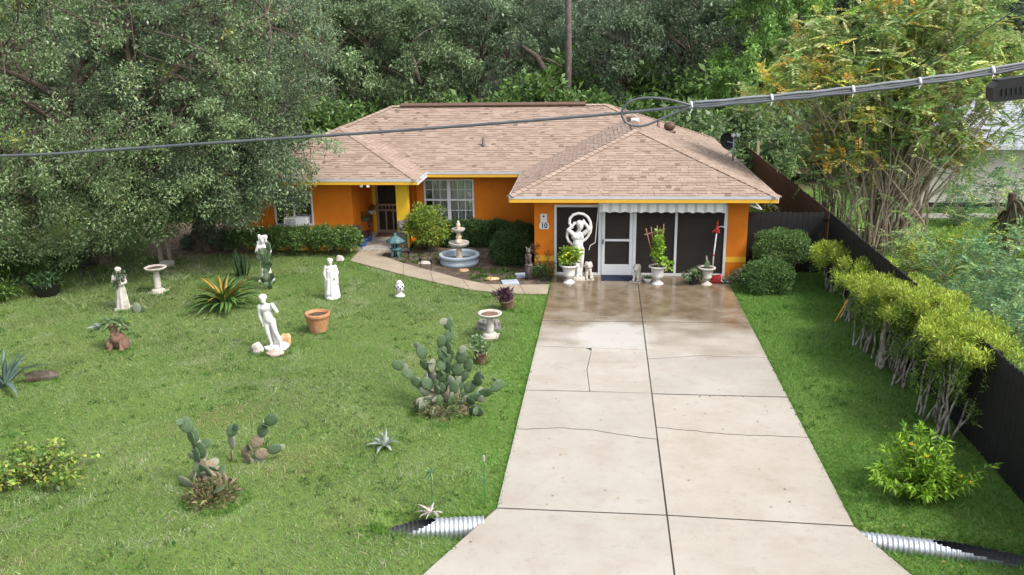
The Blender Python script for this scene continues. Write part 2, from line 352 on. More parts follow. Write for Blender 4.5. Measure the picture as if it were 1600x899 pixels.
def sculpt(mb, name, m, vox=.012, it=3):
    me = mb.mesh('tmp'); o = bpy.data.objects.new('tmp', me); COL.objects.link(o)
    a = o.modifiers.new('r', 'REMESH'); a.mode = 'VOXEL'; a.voxel_size = vox; a.use_smooth_shade = True
    b = o.modifiers.new('s', 'SMOOTH'); b.factor = .5; b.iterations = it
    dg = bpy.context.evaluated_depsgraph_get(); r = bpy.data.meshes.new_from_object(o.evaluated_get(dg))
    bpy.data.objects.remove(o); bpy.data.meshes.remove(me); r.name = name; r.materials.clear(); r.materials.append(m); r.shade_smooth(); return r
def npmesh(name, V, k, C, m, smooth=False):
    V = np.asarray(V, np.float32); nf = len(V)//k; me = bpy.data.meshes.new(name)
    me.vertices.add(len(V)); me.vertices.foreach_set('co', V.ravel()); me.loops.add(nf*k); me.loops.foreach_set('vertex_index', np.arange(nf*k, dtype=np.int32))
    me.polygons.add(nf); me.polygons.foreach_set('loop_start', np.arange(0, nf*k, k, dtype=np.int32))
    if C is not None:
        at = me.attributes.new('Col', 'FLOAT_COLOR', 'FACE'); a = np.ones((nf, 4), np.float32); a[:, :3] = C; at.data.foreach_set('color', a.ravel())
    me.materials.append(m); me.update(calc_edges=True); return me
def nrm(a): return a/np.maximum(np.linalg.norm(a, axis=1, keepdims=True), 1e-9)
class Fol:
    """collects leaf-shaped quads"""
    def __init__(s): s.V = []; s.C = []
    def leaves(s, P, D, N, L, W, C, droop=.15):
        D = nrm(D); S = nrm(np.cross(D, N)); L = np.reshape(L, (-1, 1)); W = np.reshape(W, (-1, 1)); up = np.array([[0, 0, 1.]])
        mid = P+D*L*.45; tip = P+D*L-up*L*droop; fold = nrm(np.cross(S, D))*W*.12
        s.V.append(np.stack([P, mid+S*W/2+fold, tip, mid-S*W/2+fold], 1).reshape(-1, 3)); s.C.append(np.clip(C, 0, 1))
    def clump(s, c, r, n, L, W, pal, out=.8, up=.25, shell=2.2, cf=None, keep=None, lv=.18, droop=.15):
        c = np.array(c, float); r = np.array(r if not np.isscalar(r) else (r, r, r*.8))
        d = nrm(rng.normal(size=(n, 3))); rad = rng.uniform(0, 1, (n, 1))**(1/shell); P = c+d*rad*r
        if keep is not None:
            k = keep(P); P, d = P[k], d[k]; n = len(P)
            if not n: return
        D = d*out+rng.normal(size=(n, 3))*.6+np.array([[0, 0, up]]); N = rng.normal(size=(n, 3))*.6+np.array([[0, 0, .8]])+d*.4
        pal = np.array(pal); t = rng.uniform(0, 1, (n, 1)); i = rng.integers(0, len(pal), n); j = rng.integers(0, len(pal), n)
        C = pal[i]*t+pal[j]*(1-t); C = C*np.exp(rng.normal(size=(n, 1))*lv)*(cf if cf is not None else math.exp(rng.normal()*.12))
        k = np.exp(rng.normal(size=n)*.25); s.leaves(P, D, N, L*k, W*k, C, droop)
    def mesh(s, name, m): return npmesh(name, np.concatenate(s.V), 4, np.concatenate(s.C), m)
def strip_mesh(name, m, L, W, rise, curve, seg=7, fold=.25, tipw=0.02, th=.006):
    """a long leaf: starts at the origin going along +X and curving; rise = start elevation in degrees, curve = total bend down"""
    mb = MB(); p = np.zeros(3); v = []
    for i in range(seg+1):
        t = i/seg; el = R(rise-curve*t); d = np.array((math.cos(el), 0, math.sin(el))); up = np.array((-math.sin(el), 0, math.cos(el)))
        wv = W*(.55+.9*t if t < .5 else max(tipw, 1-(t-.5)*2)**.8)*.5 if W else 0
        for sgn in (-1, 0, 1): v.append(p+np.array((0, sgn*wv, 0))+up*(fold*wv*abs(sgn)))
        v.append(p-up*th*2*(1-t*.7)); p = p+d*L/seg
    f = []
    for i in range(seg):
        a, b = i*4, i*4+4
        f += [(a, a+1, b+1, b), (a+1, a+2, b+2, b+1), (a+2, a+3, b+3, b+2), (a+3, a, b, b+3)]
    mb.add(v, f); return mb.mesh(name, m, True)

# ================================================================== the ground
_ph = rng.uniform(0, 6.28, 12)
def sn(x, y, s):          # smooth pseudo noise -1..1
    return (np.sin(x*s+_ph[0]+1.7*np.sin(y*s*.7+_ph[1]))+np.sin(y*s*1.1+_ph[2]+1.5*np.sin(x*s*.8+_ph[3]))+np.sin((x+y)*s*.7+_ph[4])+np.sin((x-y)*s*1.4+_ph[5]))/4
def sstep(a, b, x): t = np.clip((x-a)/(b-a), 0, 1); return t*t*(3-2*t)
def swale_y(x): return np.where(x < 0, -13.62-.10*(x+3.5), -13.5-.16*(x-2.5))
def gz(x, y):
    x = np.asarray(x, float); y = np.asarray(y, float)
    m = np.where(x < 0, sstep(-4.75, -4.2, x), 1-sstep(4.6, 5.4, x))
    return -.27*m*np.exp(-((y-swale_y(x))/.29)**4)
xs = np.concatenate([[-400, -200, -100, -60, -40, -30], np.arange(-26, -6, .5), np.arange(-6, 8, .1), np.arange(8, 20, 2), [25, 40, 70, 120, 250, 400]])
ys = np.concatenate([[-120, -60, -40, -28, -22, -18], np.arange(-16, -12.5, .07), np.arange(-12.5, 6, .5), [8, 12, 18, 25, 40, 60, 100, 180, 400]])
X, Y = np.meshgrid(xs, ys); Z = gz(X, Y); nx, ny_ = len(xs), len(ys)
me = bpy.data.meshes.new('ground'); idx = np.arange(nx*ny_).reshape(ny_, nx)
me.from_pydata(np.stack([X, Y, Z], -1).reshape(-1, 3).tolist(), [], np.stack([idx[:-1, :-1], idx[:-1, 1:], idx[1:, 1:], idx[1:, :-1]], -1).reshape(-1, 4).tolist())
me.materials.append(M['ground']); me.shade_smooth(); link('ground', me, kind='structure')
asphalt = mat('asphalt', (.06, .06, .06), .9, .2, 8, .4, 60)
struct('road', MB().prism([(-150, -27), (150, -27), (150, -18.6), (-150, -18.6)], -.05, .006), asphalt)

xl = lambda y: -2.5+.0205*y
xr = lambda y: 2.507+.0065*y
xc = lambda y: -.046+.014*y
drive_poly = [(xl(0), .0), (xr(0), .0), (2.42, -13.32), (4.3, -18.5), (-5.25, -18.5), (-2.77, -13.16)]
drive = struct('driveway', MB().prism(drive_poly, -.3, .0305), M['jointsoil'])
def curve(pix, wob=.025):
    p = [G(*q)[:2] for q in pix]; out = []
    for a, b in zip(p[:-1], p[1:]):
        k = max(2, int(np.linalg.norm(b-a)/.12))
        for i in range(k): out.append(a+(b-a)*i/k+(np.array((0, rng.normal()*wob*.5)) if i else 0))
    out.append(p[-1]); return [tuple(q) for q in out]
def flat(side, ya, yb): return [(xl(ya), ya), (xc(ya), (ya+yb)/2)] if side == 0 else [(xc(ya), (ya+yb)/2), (xr(yb), yb)]
cr2, cr3 = curve([(839, 543), (924, 546), (1008, 549)]), curve([(811, 673), (870, 671), (930, 675), (967, 681.5), (1025, 689)])
CV = .004; crv = curve([(924, 550), (917, 580), (921, 610)], 0); rr2 = curve([(1016, 563), (1090, 558), (1186, 560.6)]); rr3 = curve([(1028, 670.6), (1133, 681), (1249, 686)])
def slab(up, lo, gu, gl, side, x0=None, x1=None):
    """up / lo: boundary polylines running left to right; side gives which edge is the centre joint"""
    up = sorted(up); lo = sorted(lo); P = [[a, b-gu] for a, b in up]+[[a, b+gl] for a, b in reversed(lo)]
    for i in (0, len(P)-1): P[i][0] = (xl(P[i][1]) if side == 0 else xc(P[i][1])+.009) if x0 is None else P[i][0]
    for i in (len(up)-1, len(up)): P[i][0] = (xc(P[i][1])-.009 if side == 0 else xr(P[i][1])) if x1 is None else P[i][0]
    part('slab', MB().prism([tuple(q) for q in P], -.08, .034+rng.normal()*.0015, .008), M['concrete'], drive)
J, K_ = .013, .007
slab(flat(0, 0, 0), flat(0, -4.28, -4.27), 0, .018, 0); slab(flat(1, 0, 0), flat(1, -4.26, -4.25), 0, .018, 1)
slab(flat(0, -4.28, -4.27), cr2, .018, K_, 0)
k = min(range(len(cr2)), key=lambda i: abs(cr2[i][0]-crv[0][0])); lowL = flat(0, -8.65, -8.68)
def yat(pl, x): pl = sorted(pl); return float(np.interp(x, [q[0] for q in pl], [q[1] for q in pl]))
P = [(a, b-K_) for a, b in cr2[:k]]+[(a-CV, b) for a, b in crv[:-1]]+[(crv[-1][0]-CV, yat(lowL, crv[-1][0])+J), (xl(-8.65), -8.65+J)]; P[0] = (xl(P[0][1]), P[0][1])
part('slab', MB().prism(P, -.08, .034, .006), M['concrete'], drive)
P = [(a+CV, b) for a, b in [(crv[0][0], cr2[k][1]-K_)]+crv[1:-1]]+[(crv[-1][0]+CV, yat(lowL, crv[-1][0])+J), (xc(-8.68)-.009, -8.68+J)]+[(a, b-K_) for a, b in reversed(cr2[k+1:])]
P[-len(cr2[k+1:])] = (xc(P[-len(cr2[k+1:])][1])-.009, P[-len(cr2[k+1:])][1])
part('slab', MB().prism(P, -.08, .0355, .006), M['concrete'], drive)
slab(lowL, cr3, J, K_, 0); slab(cr3, flat(0, -13.16, -13.24), K_, J, 0)
slab(flat(1, -4.26, -4.25), rr2, J, K_*.6, 1); slab(rr2, flat(1, -8.68, -8.72), K_*.6, J, 1); slab(flat(1, -8.68, -8.72), rr3, J, K_, 1); slab(rr3, flat(1, -13.08, -13.32), K_, J, 1)
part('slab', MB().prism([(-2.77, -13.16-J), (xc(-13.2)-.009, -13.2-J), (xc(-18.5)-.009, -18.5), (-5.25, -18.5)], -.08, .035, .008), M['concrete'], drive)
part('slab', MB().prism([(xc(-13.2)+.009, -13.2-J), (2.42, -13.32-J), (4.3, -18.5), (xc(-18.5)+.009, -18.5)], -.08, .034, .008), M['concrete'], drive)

# walkway
wi = [G(*q)[:2] for q in [(608, 388), (597, 401), (630, 412.5), (672, 424), (723, 438), (761, 445.5), (812, 446.5), (859, 446)]]
wo_ = [G(*q)[:2] for q in [(567, 387), (547, 409), (630, 431), (677, 442), (735, 454.6), (782, 459), (820, 461), (855, 461.6)]]
walk = struct('walkway', MB().prism([tuple(q) for q in wo_]+[tuple(q) for q in reversed(wi)], -.1, .012), M['jointsoil'])
M['walk'] = mat('walkway_concrete', (.32, .265, .2), .85, .12, 2, .25, 60, dirt=(.3, .25, .18), dscale=3.5, dlo=.5, dhi=.75)
for i in range(7):
    q = [wo_[i], wo_[i+1], wi[i+1], wi[i]]; c = sum(q)/4
    part('slab', MB().prism([tuple(c+(p-c)*.992) for p in q], -.06, .032, .008), M['walk'], walk)
walk_poly = [tuple(q) for q in wo_]+[tuple(q) for q in reversed(wi)]
bed_poly = [tuple(q) for q in wi]+[(-2.52, .1), (-3.0, .1), (-3.0, 4.4), (-7.3, 4.4), (-7.3, 3.0)]
struct('planting_bed', MB().prism(bed_poly, -.1, .006), M['soil'])
M['litter'] = mat('leaf_litter', (.17, .12, .085), .95, .35, 14, .8, 40, dirt=(.28, .22, .17), dscale=4, dlo=.45, dhi=.65)
lit = [G(*q)[:2] for q in [(225, 398), (262, 405), (330, 399), (392, 398), (400, 372), (380, 345), (250, 350)]]
struct('leaf_litter', MB().prism([tuple(q) for q in lit], -.1, .008), M['litter'])

# grass
def grass(n, x0, x1, y0, y1, excl, h=.04, wd=.0155, name=None):
    x = rng.uniform(x0, x1, n); y = rng.uniform(y0, y1, n); q = np.stack([x, y], 1); k = np.ones(n, bool)
    for e in excl: k &= ~inpoly(q, e)
    x, y = x[k], y[k]; n = len(x); z = gz(x, y)
    a = rng.uniform(0, 2*math.pi, n); hh = h*np.exp(rng.normal(size=n)*.35)*(1+.35*sn(x, y, 1.1)); ww = wd*np.exp(rng.normal(size=n)*.3)
    le = rng.normal(size=(n, 2))*.8; P = np.stack([x, y, z-.004], 1); S = np.stack([np.cos(a), np.sin(a), 0*a], 1)*ww[:, None]/2
    tip = P+np.stack([le[:, 0]*hh, le[:, 1]*hh, hh], 1)
    t = sn(x, y, .55)*.5+.5; t2 = sn(x+9, y-4, 2.3)*.5+.5; t = np.clip(.6*t+.5*t2-.05, 0, 1)[:, None]
    C = np.array([[.135, .235, .06]])*(1-t)+np.array([[.255, .31, .145]])*t
    pt = np.clip(sn(x*1.3+3, y*1.3, 1.9)*1.6-.35, 0, 1)[:, None]; C = C*(1-.34*pt); pt = np.clip(sn(x-7+.6*np.sin(y*2), y+2+.5*np.sin(x*2.3), 3.1)*2.2-.45, 0, 1)[:, None]; C = C*(1-pt*.7)+np.array([[.33, .37, .23]])*pt*.7; pt = np.clip(sn(x+17, y-12, 1.35)*2.4-.9, 0, 1)[:, None]; C = C*(1-pt*.5)+np.array([[.30, .26, .13]])*pt*.5; C = C*1.02
    dry = (rng.uniform(size=n) < .05+.16*(t2*t[:, 0])**1.5); C[dry] = np.array([.34, .32, .17]); C *= np.exp(rng.normal(size=(n, 1))*.22)
    # the strip along the driveway's left edge and the right side grow lusher
    lush = (np.exp(-((x-xl(y))/.9)**2)+(x > 2.3))[:, None]; lush = np.clip(lush, 0, 1)*.7; C = C*(1-lush)+np.array([[.12, .30, .035]])*np.exp(rng.normal(size=(n, 1))*.22)*lush
    return np.stack([P-S, P+S, tip], 1).reshape(-1, 3), C
house_fp = [(-13.1, 2.95), (-7.35, 2.95), (-7.35, 4.48), (-3.05, 4.48), (-3.05, 0), (3.05, 0), (3.05, 12.5), (-13.1, 12.5)]
dpin = [(xl(0)+.02, .0), (xr(0)-.02, .0), (2.41, -13.32), (4.2, -18.5), (-5.2, -18.5), (-2.75, -13.16)]
pexs = [[(-4.38, -13.84), (-4.38, -13.56), (-2.9, -13.34), (-2.9, -13.64)], [(2.4, -13.62), (2.4, -13.34), (4.95, -13.73), (4.95, -14.02)]]
ex = pexs+[dpin, walk_poly, bed_poly, house_fp, [tuple(q) for q in lit]]
Vs, Cs = [], []
for a in [(470000, -21, -2.2, -16, 2.6, ex), (110000, 2.2, 5.4, -16, 1.5, ex), (60000, 5.2, 24, -16, 14, ex, .09, .03), (30000, -32, -13, -4, 10, ex, .1, .03)]:
    v, c = grass(*a); Vs.append(v); Cs.append(c)
link('lawn_grass', npmesh('lawn_grass', np.concatenate(Vs), 3, np.concatenate(Cs), M['grass']), kind='stuff')
tag(bpy.data.objects['lawn_grass'], 'short green lawn grass around the driveway and statues', 'grass')
# small weeds: taller tufts in the bed, beside the joints, at the feet of things
def tufts(name, spots, label, pal, h=.16, n=26, wd=.016):
    f = Fol()
    for (x, y, s) in spots:
        P = np.stack([x+rng.normal(size=n)*.05*s, y+rng.normal(size=n)*.05*s, 0*rng.normal(size=n)], 1); P[:, 2] = gz(P[:, 0], P[:, 1])+.002
        D = rng.normal(size=(n, 3))*.5; D[:, 2] = 1; C = np.array(pal)[rng.integers(0, len(pal), n)]
        f.leaves(P, D, rng.normal(size=(n, 3)), h*s*np.exp(rng.normal(size=n)*.3), wd, C, .1)
    o = link(name, f.mesh(name, M['grass']), kind='stuff'); tag(o, label, 'weeds')
GP = [(.07, .16, .025), (.12, .2, .04), (.05, .11, .02)]
sp = [tuple(G(x, 621.5+rng.normal()*.8)[:2])+(.35,) for x in rng.uniform(1090, 1160, 18)]+[tuple(G(832, 612)[:2])+(.4,), tuple(G(925, 613.5)[:2])+(.35,), tuple(G(1013, 592)[:2])+(.35,)]
tufts('joint_weeds', sp, 'small green weeds growing in the driveway joints', GP, .09, 20)
sp = [tuple(G(rng.uniform(735, 805), rng.uniform(421, 441))[:2])+(rng.uniform(.5, .9),) for _ in range(60)]+[tuple(G(rng.uniform(620, 690), rng.uniform(398, 414))[:2])+(rng.uniform(.4, .8),) for _ in range(40)]+[tuple(G(rng.uniform(765, 785), rng.uniform(398, 412))[:2])+(rng.uniform(.6, 1.2),) for _ in range(14)]
sp = [q for q in sp if inpoly(np.array([q[:2]]), bed_poly)[0]]
wq = np.stack([rng.uniform(-19, 5, 2600), rng.uniform(-15, 2, 2600)], 1); wk = np.ones(2600, bool)
for e in ex: wk &= ~inpoly(wq, e)
wk &= (sn(wq[:, 0], wq[:, 1], 1.6) > -.05)
tufts('lawn_weeds', [(x, y, rng.uniform(.5, 1.2)) for x, y in wq[wk]], 'darker broad leaved weeds scattered through the lawn', [(.07, .17, .03), (.11, .24, .04), (.2, .27, .07), (.05, .13, .03)], .07, 12, .026)
ed = []
for y in np.arange(-13.1, -.4, .07): ed += [(xl(y)-.01+rng.normal()*.02, y, rng.uniform(.3, .6)), (xr(y)+.01+rng.normal()*.02, y, rng.uniform(.3, .6))]
for u in np.arange(0, 1, .03): ed += [(-2.77-.80*u+rng.normal()*.02, -13.2-1.72*u, rng.uniform(.3, .6)), (2.43+.62*u+rng.normal()*.02, -13.35-1.71*u, rng.uniform(.3, .6))]
for a_, b_ in zip(wo_[1:-1], wo_[2:]): ed += [tuple(a_+(b_-a_)*u+rng.normal(size=2)*.02)+(rng.uniform(.3, .55),) for u in np.arange(0, 1, .08)]
for px, py, r_ in [(430, 552, .34), (403, 556, .15), (447, 544, .16), (498, 521, .2), (520, 470, .22), (193, 487, .2), (248, 461, .24), (186, 550, .24), (766, 531, .22), (794, 485, .16), (752, 569, .12), (625, 466, .16), (693, 650, .6), (335, 785, .5), (417, 443, .22), (600, 701, .08), (66, 598, .3)]:
    c_ = G(px, py); ed += [(c_[0]+r_*math.cos(a), c_[1]+r_*.85*math.sin(a)+.05, rng.uniform(.5, 1)) for a in rng.uniform(0, 6.28, int(60*r_)+8)]
for x0_, x1_, sg in [(-4.45, -2.95, -1), (2.5, 5.0, 1)]:
    for x in np.arange(x0_, x1_, .045): yy = float(swale_y(np.array(x))); ed += [(x, yy-.26+rng.normal()*.03, rng.uniform(.6, 1.1)), (x, yy+.27+rng.normal()*.03, rng.uniform(.5, .9))]
ed += [(-4.42+rng.normal()*.1, -13.72+rng.normal()*.14, rng.uniform(.5, 1)) for _ in range(60)]
tufts('edge_grass', ed, 'longer grass tufts along the concrete edges and around ornaments', [(.12, .28, .04), (.16, .30, .06), (.09, .21, .03)], .1, 14, .012)
tufts('bed_weeds', sp, 'patchy green weeds on the soil bed around the fountain', GP, .14, 22)

# ================================================================== the orange house
house = thing('house', 'single storey orange house with tan hip roof and screened garage', 'house')
XL, XR_, S_, YM, YW, XW, WM, OV, ZE = -3.709, 3.724, .3931, 3.897, 2.372, -6.9355, 4.576, .584, 2.30
ZT = ZE+.18; XWL = -13.61; YB = YM+2*WM; WG = (XR_-XL)/2; WW = (XW-XWL)/2; gx = XR_-WG; wx = XW-WW
GY, WY, MY = 0., 2.955, 4.48
def hp(name, m, *boxes, parent=house):
    mb = MB()
    for b in boxes: mb.box(*b)
    return part(name, mb, m, parent)
T = .2
# walls butt end to end
hp('wall', M['orange'], (-3.05, -2.47, 0, T, 0, ZE+.06)); hp('wall', M['orange'], (2.47, 3.05, 0, T, 0, ZE+.06)); hp('wall', M['orange'], (-2.47, 2.47, 0, T, 2.13, ZE+.06))
hp('wall', M['orange'], (2.85, 3.05, T, 12.5, 0, ZE+.06)); hp('wall', M['orange'], (-3.05, -2.85, T, MY+T, 0, ZE+.06))
WX0, WX1, WZ0, WZ1 = -7.16, -5.42, .66, 2.14
hp('wall', M['orange'], (WX1, -3.05, MY, MY+T, 0, ZE+.06)); hp('wall', M['orange'], (-7.42, WX0, MY, MY+T, 0, ZE+.06)); hp('wall', M['orange'], (WX0, WX1, MY, MY+T, 0, WZ0)); hp('wall', M['orange'], (WX0, WX1, MY, MY+T, WZ1, ZE+.06))
AX0, AX1, AZ0, AZ1 = -11.95, -10.62, .84, 2.0
hp('wall', M['orange'], (AX1, -9.28, WY, WY+T, 0, ZE+.06)); hp('wall', M['orange'], (-13.1, AX0, WY, WY+T, 0, ZE+.06)); hp('wall', M['orange'], (AX0, AX1, WY, WY+T, 0, AZ0)); hp('wall', M['orange'], (AX0, AX1, WY, WY+T, AZ1, ZE+.06))
hp('wall', M['orange'], (-9.48, -9.28, WY+T, 5.25, 0, ZE+.06)); hp('wall', M['orange'], (-13.1, -12.9, WY+T, 12.5, 0, ZE+.06)); hp('wall', M['orange'], (-12.9, 2.85, 12.3, 12.5, 0, ZE+.06))
hp('wall', M['orange'], (-9.48, -9.17, 5.25, 5.45, 0, ZE+.06), (-8.02, -7.42, 5.25, 5.45, 0, ZE+.06), (-9.17, -8.02, 5.25, 5.45, 2.2, ZE+.06)); hp('wall', M['orange'], (-7.62, -7.42, MY+T, 5.25, 0, ZE+.06))
hp('pillar', M['yellow2'], (-7.80, -7.42, WY, WY+.32, .0, ZE+.06)); hp('wall', M['orange'], (-7.62, -7.42, WY+.32, MY+T, 0, .12))
# yellow band, 3 mm proud
hp('band', M['yellow'], (2.47, 3.053, -.004, 0, .45, .61), (3.05, 3.054, 0, 12.5, .45, .61)); hp('band', M['yellow'], (-3.053, -2.47, -.004, 0, .45, .61))
hp('band', M['yellow'], (-5.4, -3.05, MY-.004, MY, .42, .58)); hp('band', M['yellow'], (-7.42, -5.4, MY-.004, MY, .42, .58)); hp('band', M['yellow'], (-13.1, -9.28, WY-.004, WY, .42, .58))
# porch
hp('porch_slab', M['cast'], (-9.28, -7.42, WY-.0, 5.25, -.05, .10), (-9.0, -7.85, WY-.28, WY, -.05, .075))
# soffits + fascia + drip edge
hp('soffit', M['yellow'], (XL+.02, -3.05, -OV+.02, YM+.3, ZE+.03, ZE+.05), (3.05, XR_-.02, -OV+.02, YB-.02, ZE+.03, ZE+.05), (-3.05, 3.05, -OV+.02, 0, ZE+.03, ZE+.05), (XW-.4, XL+.02, YM+.02, MY, ZE+.03, ZE+.05), (XWL+.02, XW-.02, YW+.02, 5.25, ZE+.063, ZE+.08))
def fascia(a, b, n):     # board along an eave; n = outward normal
    a, b, n = np.array(a, float), np.array(b, float), np.array(n, float)
    def F(z0, z1, t):
        q = [a, b, b+n*t, a+n*t]; return MB().prism([tuple(p) for p in q], z0, z1)
    part('fascia', F(ZE, ZE+.105, .02), M['yellow'] if n[1] < 0 else M['white'], house); part('drip_edge', F(ZE+.105, ZT+.002, .03), M['trimgrey'], house)
fascia((XL, -OV), (XR_, -OV), (0, -1)); fascia((XR_, -OV), (XR_, YB), (1, 0)); fascia((XL, YM), (XL, -OV), (-1, 0)); fascia((XW, YM), (XL, YM), (0, -1))
fascia((XW, YW), (XW, YM), (1, 0)); fascia((XWL, YW), (XW, YW), (0, -1)); fascia((XWL, YB), (XWL, YW), (-1, 0)); fascia((XR_, YB), (XWL, YB), (0, 1))

# ---- roof
def zr(dist): return ZT+S_*dist
jx, jy = gx, YM+(XR_-gx); kx, ky = wx, YM+(wx-XWL); rR, rL, rY = XR_-WM, XWL+WM, YM+WM
planes = [  # (plan polygon, origin on the eave, u direction, inward direction)
    ('D', [(XL, -OV), (XR_, -OV), (gx, -OV+WG)], (XL, -OV), (1, 0), (0, 1)),
    ('A', [(XW, YM), (XL, YM), (jx, jy), (rR, rY), (rL, rY), (kx, ky)], (XW, YM), (1, 0), (0, 1)),
    ('E', [(XL, -OV), (gx, -OV+WG), (jx, jy), (XL, YM)], (XL, YM), (0, -1), (1, 0)),
    ('C', [(XR_, -OV), (XR_, jy), (jx, jy), (gx, -OV+WG)], (XR_, -OV), (0, 1), (-1, 0)),
    ('C2', [(XR_, jy), (XR_, YB), (rR, rY), (jx, jy)], (XR_, -OV), (0, 1), (-1, 0)),
    ('F', [(XWL, YW), (XW, YW), (wx, YW+WW)], (XWL, YW), (1, 0), (0, 1)),
    ('G', [(XW, YW), (XW, YM), (kx, ky), (wx, YW+WW)], (XW, YW), (0, 1), (-1, 0)),
    ('H', [(XWL, YW), (wx, YW+WW), (kx, ky), (XWL, ky)], (XWL, YB), (0, -1), (1, 0)),
    ('H2', [(XWL, ky), (kx, ky), (rL, rY), (XWL, YB)], (XWL, YB), (0, -1), (1, 0)),
    ('B', [(XWL, YB), (rL, rY), (rR, rY), (XR_, YB)], (XR_, YB), (-1, 0), (0, -1))]
deck = MB()
for nm, poly, o, u, v in planes:
    o, v = np.array(o), np.array(v); P = [(p[0], p[1], zr((np.array(p)-o)@v)-.012) for p in poly]; n = len(P)
    deck.add(P+[(a, b, c-.06) for a, b, c in P], [tuple(range(n)), tuple(range(2*n-1, n-1, -1))])
M['felt'] = mat('roof_underlay', (.16, .11, .085), .95, .2, 8)
roof = part('roof', deck, M['felt'], house)
def clip(poly, box_poly):
    out = poly
    n = len(box_poly); A = sum(box_poly[i][0]*box_poly[(i+1) % n][1]-box_poly[(i+1) % n][0]*box_poly[i][1] for i in range(n))
    if A < 0: box_poly = box_poly[::-1]
    for i in range(n):
        a, b = box_poly[i], box_poly[(i+1) % n]; new = []
        def side(p): return (b[0]-a[0])*(p[1]-a[1])-(b[1]-a[1])*(p[0]-a[0])
        for j in range(len(out)):
            p, q = out[j], out[(j+1) % len(out)]; sp_, sq = side(p), side(q)
            if sp_ >= 0: new.append(p)
            if (sp_ >= 0) != (sq >= 0): t = sp_/(sp_-sq); new.append((p[0]+t*(q[0]-p[0]), p[1]+t*(q[1]-p[1])))
        out = new
        if len(out) < 3: return []
    return out
ca = math.atan(S_); cs, sn_ = math.cos(ca), math.sin(ca); EXP = .142
SHC = [(.295, .219, .175), (.315, .235, .19), (.27, .199, .159), (.305, .227, .182), (.335, .255, .207), (.19, .135, .11)]
rest = MB(); singles = []; shm = {}
for nm, poly, o, u, v in planes:
    o, u, v = np.array(o, float), np.array(u, float), np.array(v, float)
    loc = [((np.array(p)-o)@u, ((np.array(p)-o)@v)/cs) for p in poly]
    us, vs = [a for a, b in loc], [b for a, b in loc]
    def W3(a, b, h): q = o+u*a+v*(b*cs-h*sn_); return (q[0], q[1], ZT+b*sn_+h*cs)
    row = 0; b0 = min(vs)-.001
    while b0 < max(vs):
        a0 = min(us)-rng.uniform(0, .3)
        while a0 < max(us):
            wd = [.15, .2, .26, .34][rng.integers(0, 4)]; ci = int(rng.choice(6, p=[.2, .2, .15, .2, .1, .15])); ci = int(rng.integers(0, 4)) if (ci == 5 and wd > .16) else ci; tall = .022 if rng.uniform() < .62 else .008
            q = [(a0, b0), (a0+wd, b0), (a0+wd, b0+EXP+.02), (a0, b0+EXP+.02)]; c = clip(q, loc)
            if c:
                full = len(c) == 4 and abs(sum(c[i][0]*c[(i+1) % 4][1]-c[(i+1) % 4][0]*c[i][1] for i in range(4))/2-wd*(EXP+.02)) < 1e-6
                if nm == 'D' and full and len(singles) < 300:
                    key = (wd, ci, tall)
                    if key not in shm:
                        mb = MB(); L_ = EXP+.02
                        mb.add([(0, 0, tall), (wd-.006, 0, tall), (wd-.006, L_, .003), (0, L_, .003), (0, 0, -.004), (wd-.006, 0, -.004)], [(0, 1, 2, 3), (4, 5, 1, 0), (4, 0, 3), (1, 5, 2)], SHC[ci]); shm[key] = mb.mesh('shingle', M['shingle'])
                    singles.append((shm[key], W3(a0, b0, 0)))
                else:
                    k = len(c); hh = [tall if p[1] < b0+.01 else tall-(tall-.003)*(p[1]-b0)/(EXP+.02) for p in c]
                    rest.add([W3(p[0], p[1], h) for p, h in zip(c, hh)]+[W3(p[0], p[1], -.004) for p in c], [tuple(range(k))]+[(i+k, (i+1) % k+k, (i+1) % k, i) for i in range(k)], tuple(np.array(SHC[ci])*(1+rng.normal()*.03)))
            a0 += wd
        b0 += EXP; row += 1
for me, p in singles:
    s_ = link('shingle', me, roof, p); s_.rotation_euler = (ca, 0, 0)
part('shingles', rest, M['shingle'], roof, kind='stuff')
def cap_line(a, b, wd=.15, dz=.03):
    a, b = np.array(a, float), np.array(b, float); d = unit(b-a); x = unit(np.cross(d, (0, 0, 1))); L = np.linalg.norm(b-a); mb = MB(); t = 0
    while t < L:
        e = min(L, t+.2); p, q = a+d*t, a+d*e; drop = np.array((0, 0, wd*.30))
        c = SHC[int(rng.integers(0, 5))]; c = tuple(np.array(c)*1.06)
        up0, up1 = np.array((0, 0, dz+.016)), np.array((0, 0, dz))
        mb.add([p-x*wd-drop+up0, p+up0, p+x*wd-drop+up0, q-x*wd-drop+up1, q+up1, q+x*wd-drop+up1, p-x*wd-drop, p, p+x*wd-drop], [(0, 1, 4, 3), (1, 2, 5, 4), (6, 7, 1, 0), (7, 8, 2, 1)], c); t = e
    part('ridge_cap', mb, M['shingle'], roof)
Zg, Zm, Zw = zr(WG), zr(WM), zr(WW)
for a, b in [((XL, -OV, ZT), (gx, -OV+WG, Zg)), ((XR_, -OV, ZT), (gx, -OV+WG, Zg)), ((gx, -OV+WG, Zg), (jx, jy, Zg)), ((jx, jy, Zg), (rR, rY, Zm)), ((XR_, YB, ZT), (rR, rY, Zm)), ((rL, rY, Zm), (rR, rY, Zm)), ((kx, ky, Zw), (rL, rY, Zm)), ((wx, YW+WW, Zw), (kx, ky, Zw)), ((XW, YW, ZT), (wx, YW+WW, Zw)), ((XWL, YW, ZT), (wx, YW+WW, Zw)), ((XWL, YB, ZT), (rL, rY, Zm))]: cap_line(a, b)
x0, x1 = PY(627, 165, rY)[0], PY(915, 162, rY)[0]
rv = MB().prism([(-.17, -.08), (.17, -.08), (.19, -.03), (0, .05), (-.19, -.03)], x0, x1)
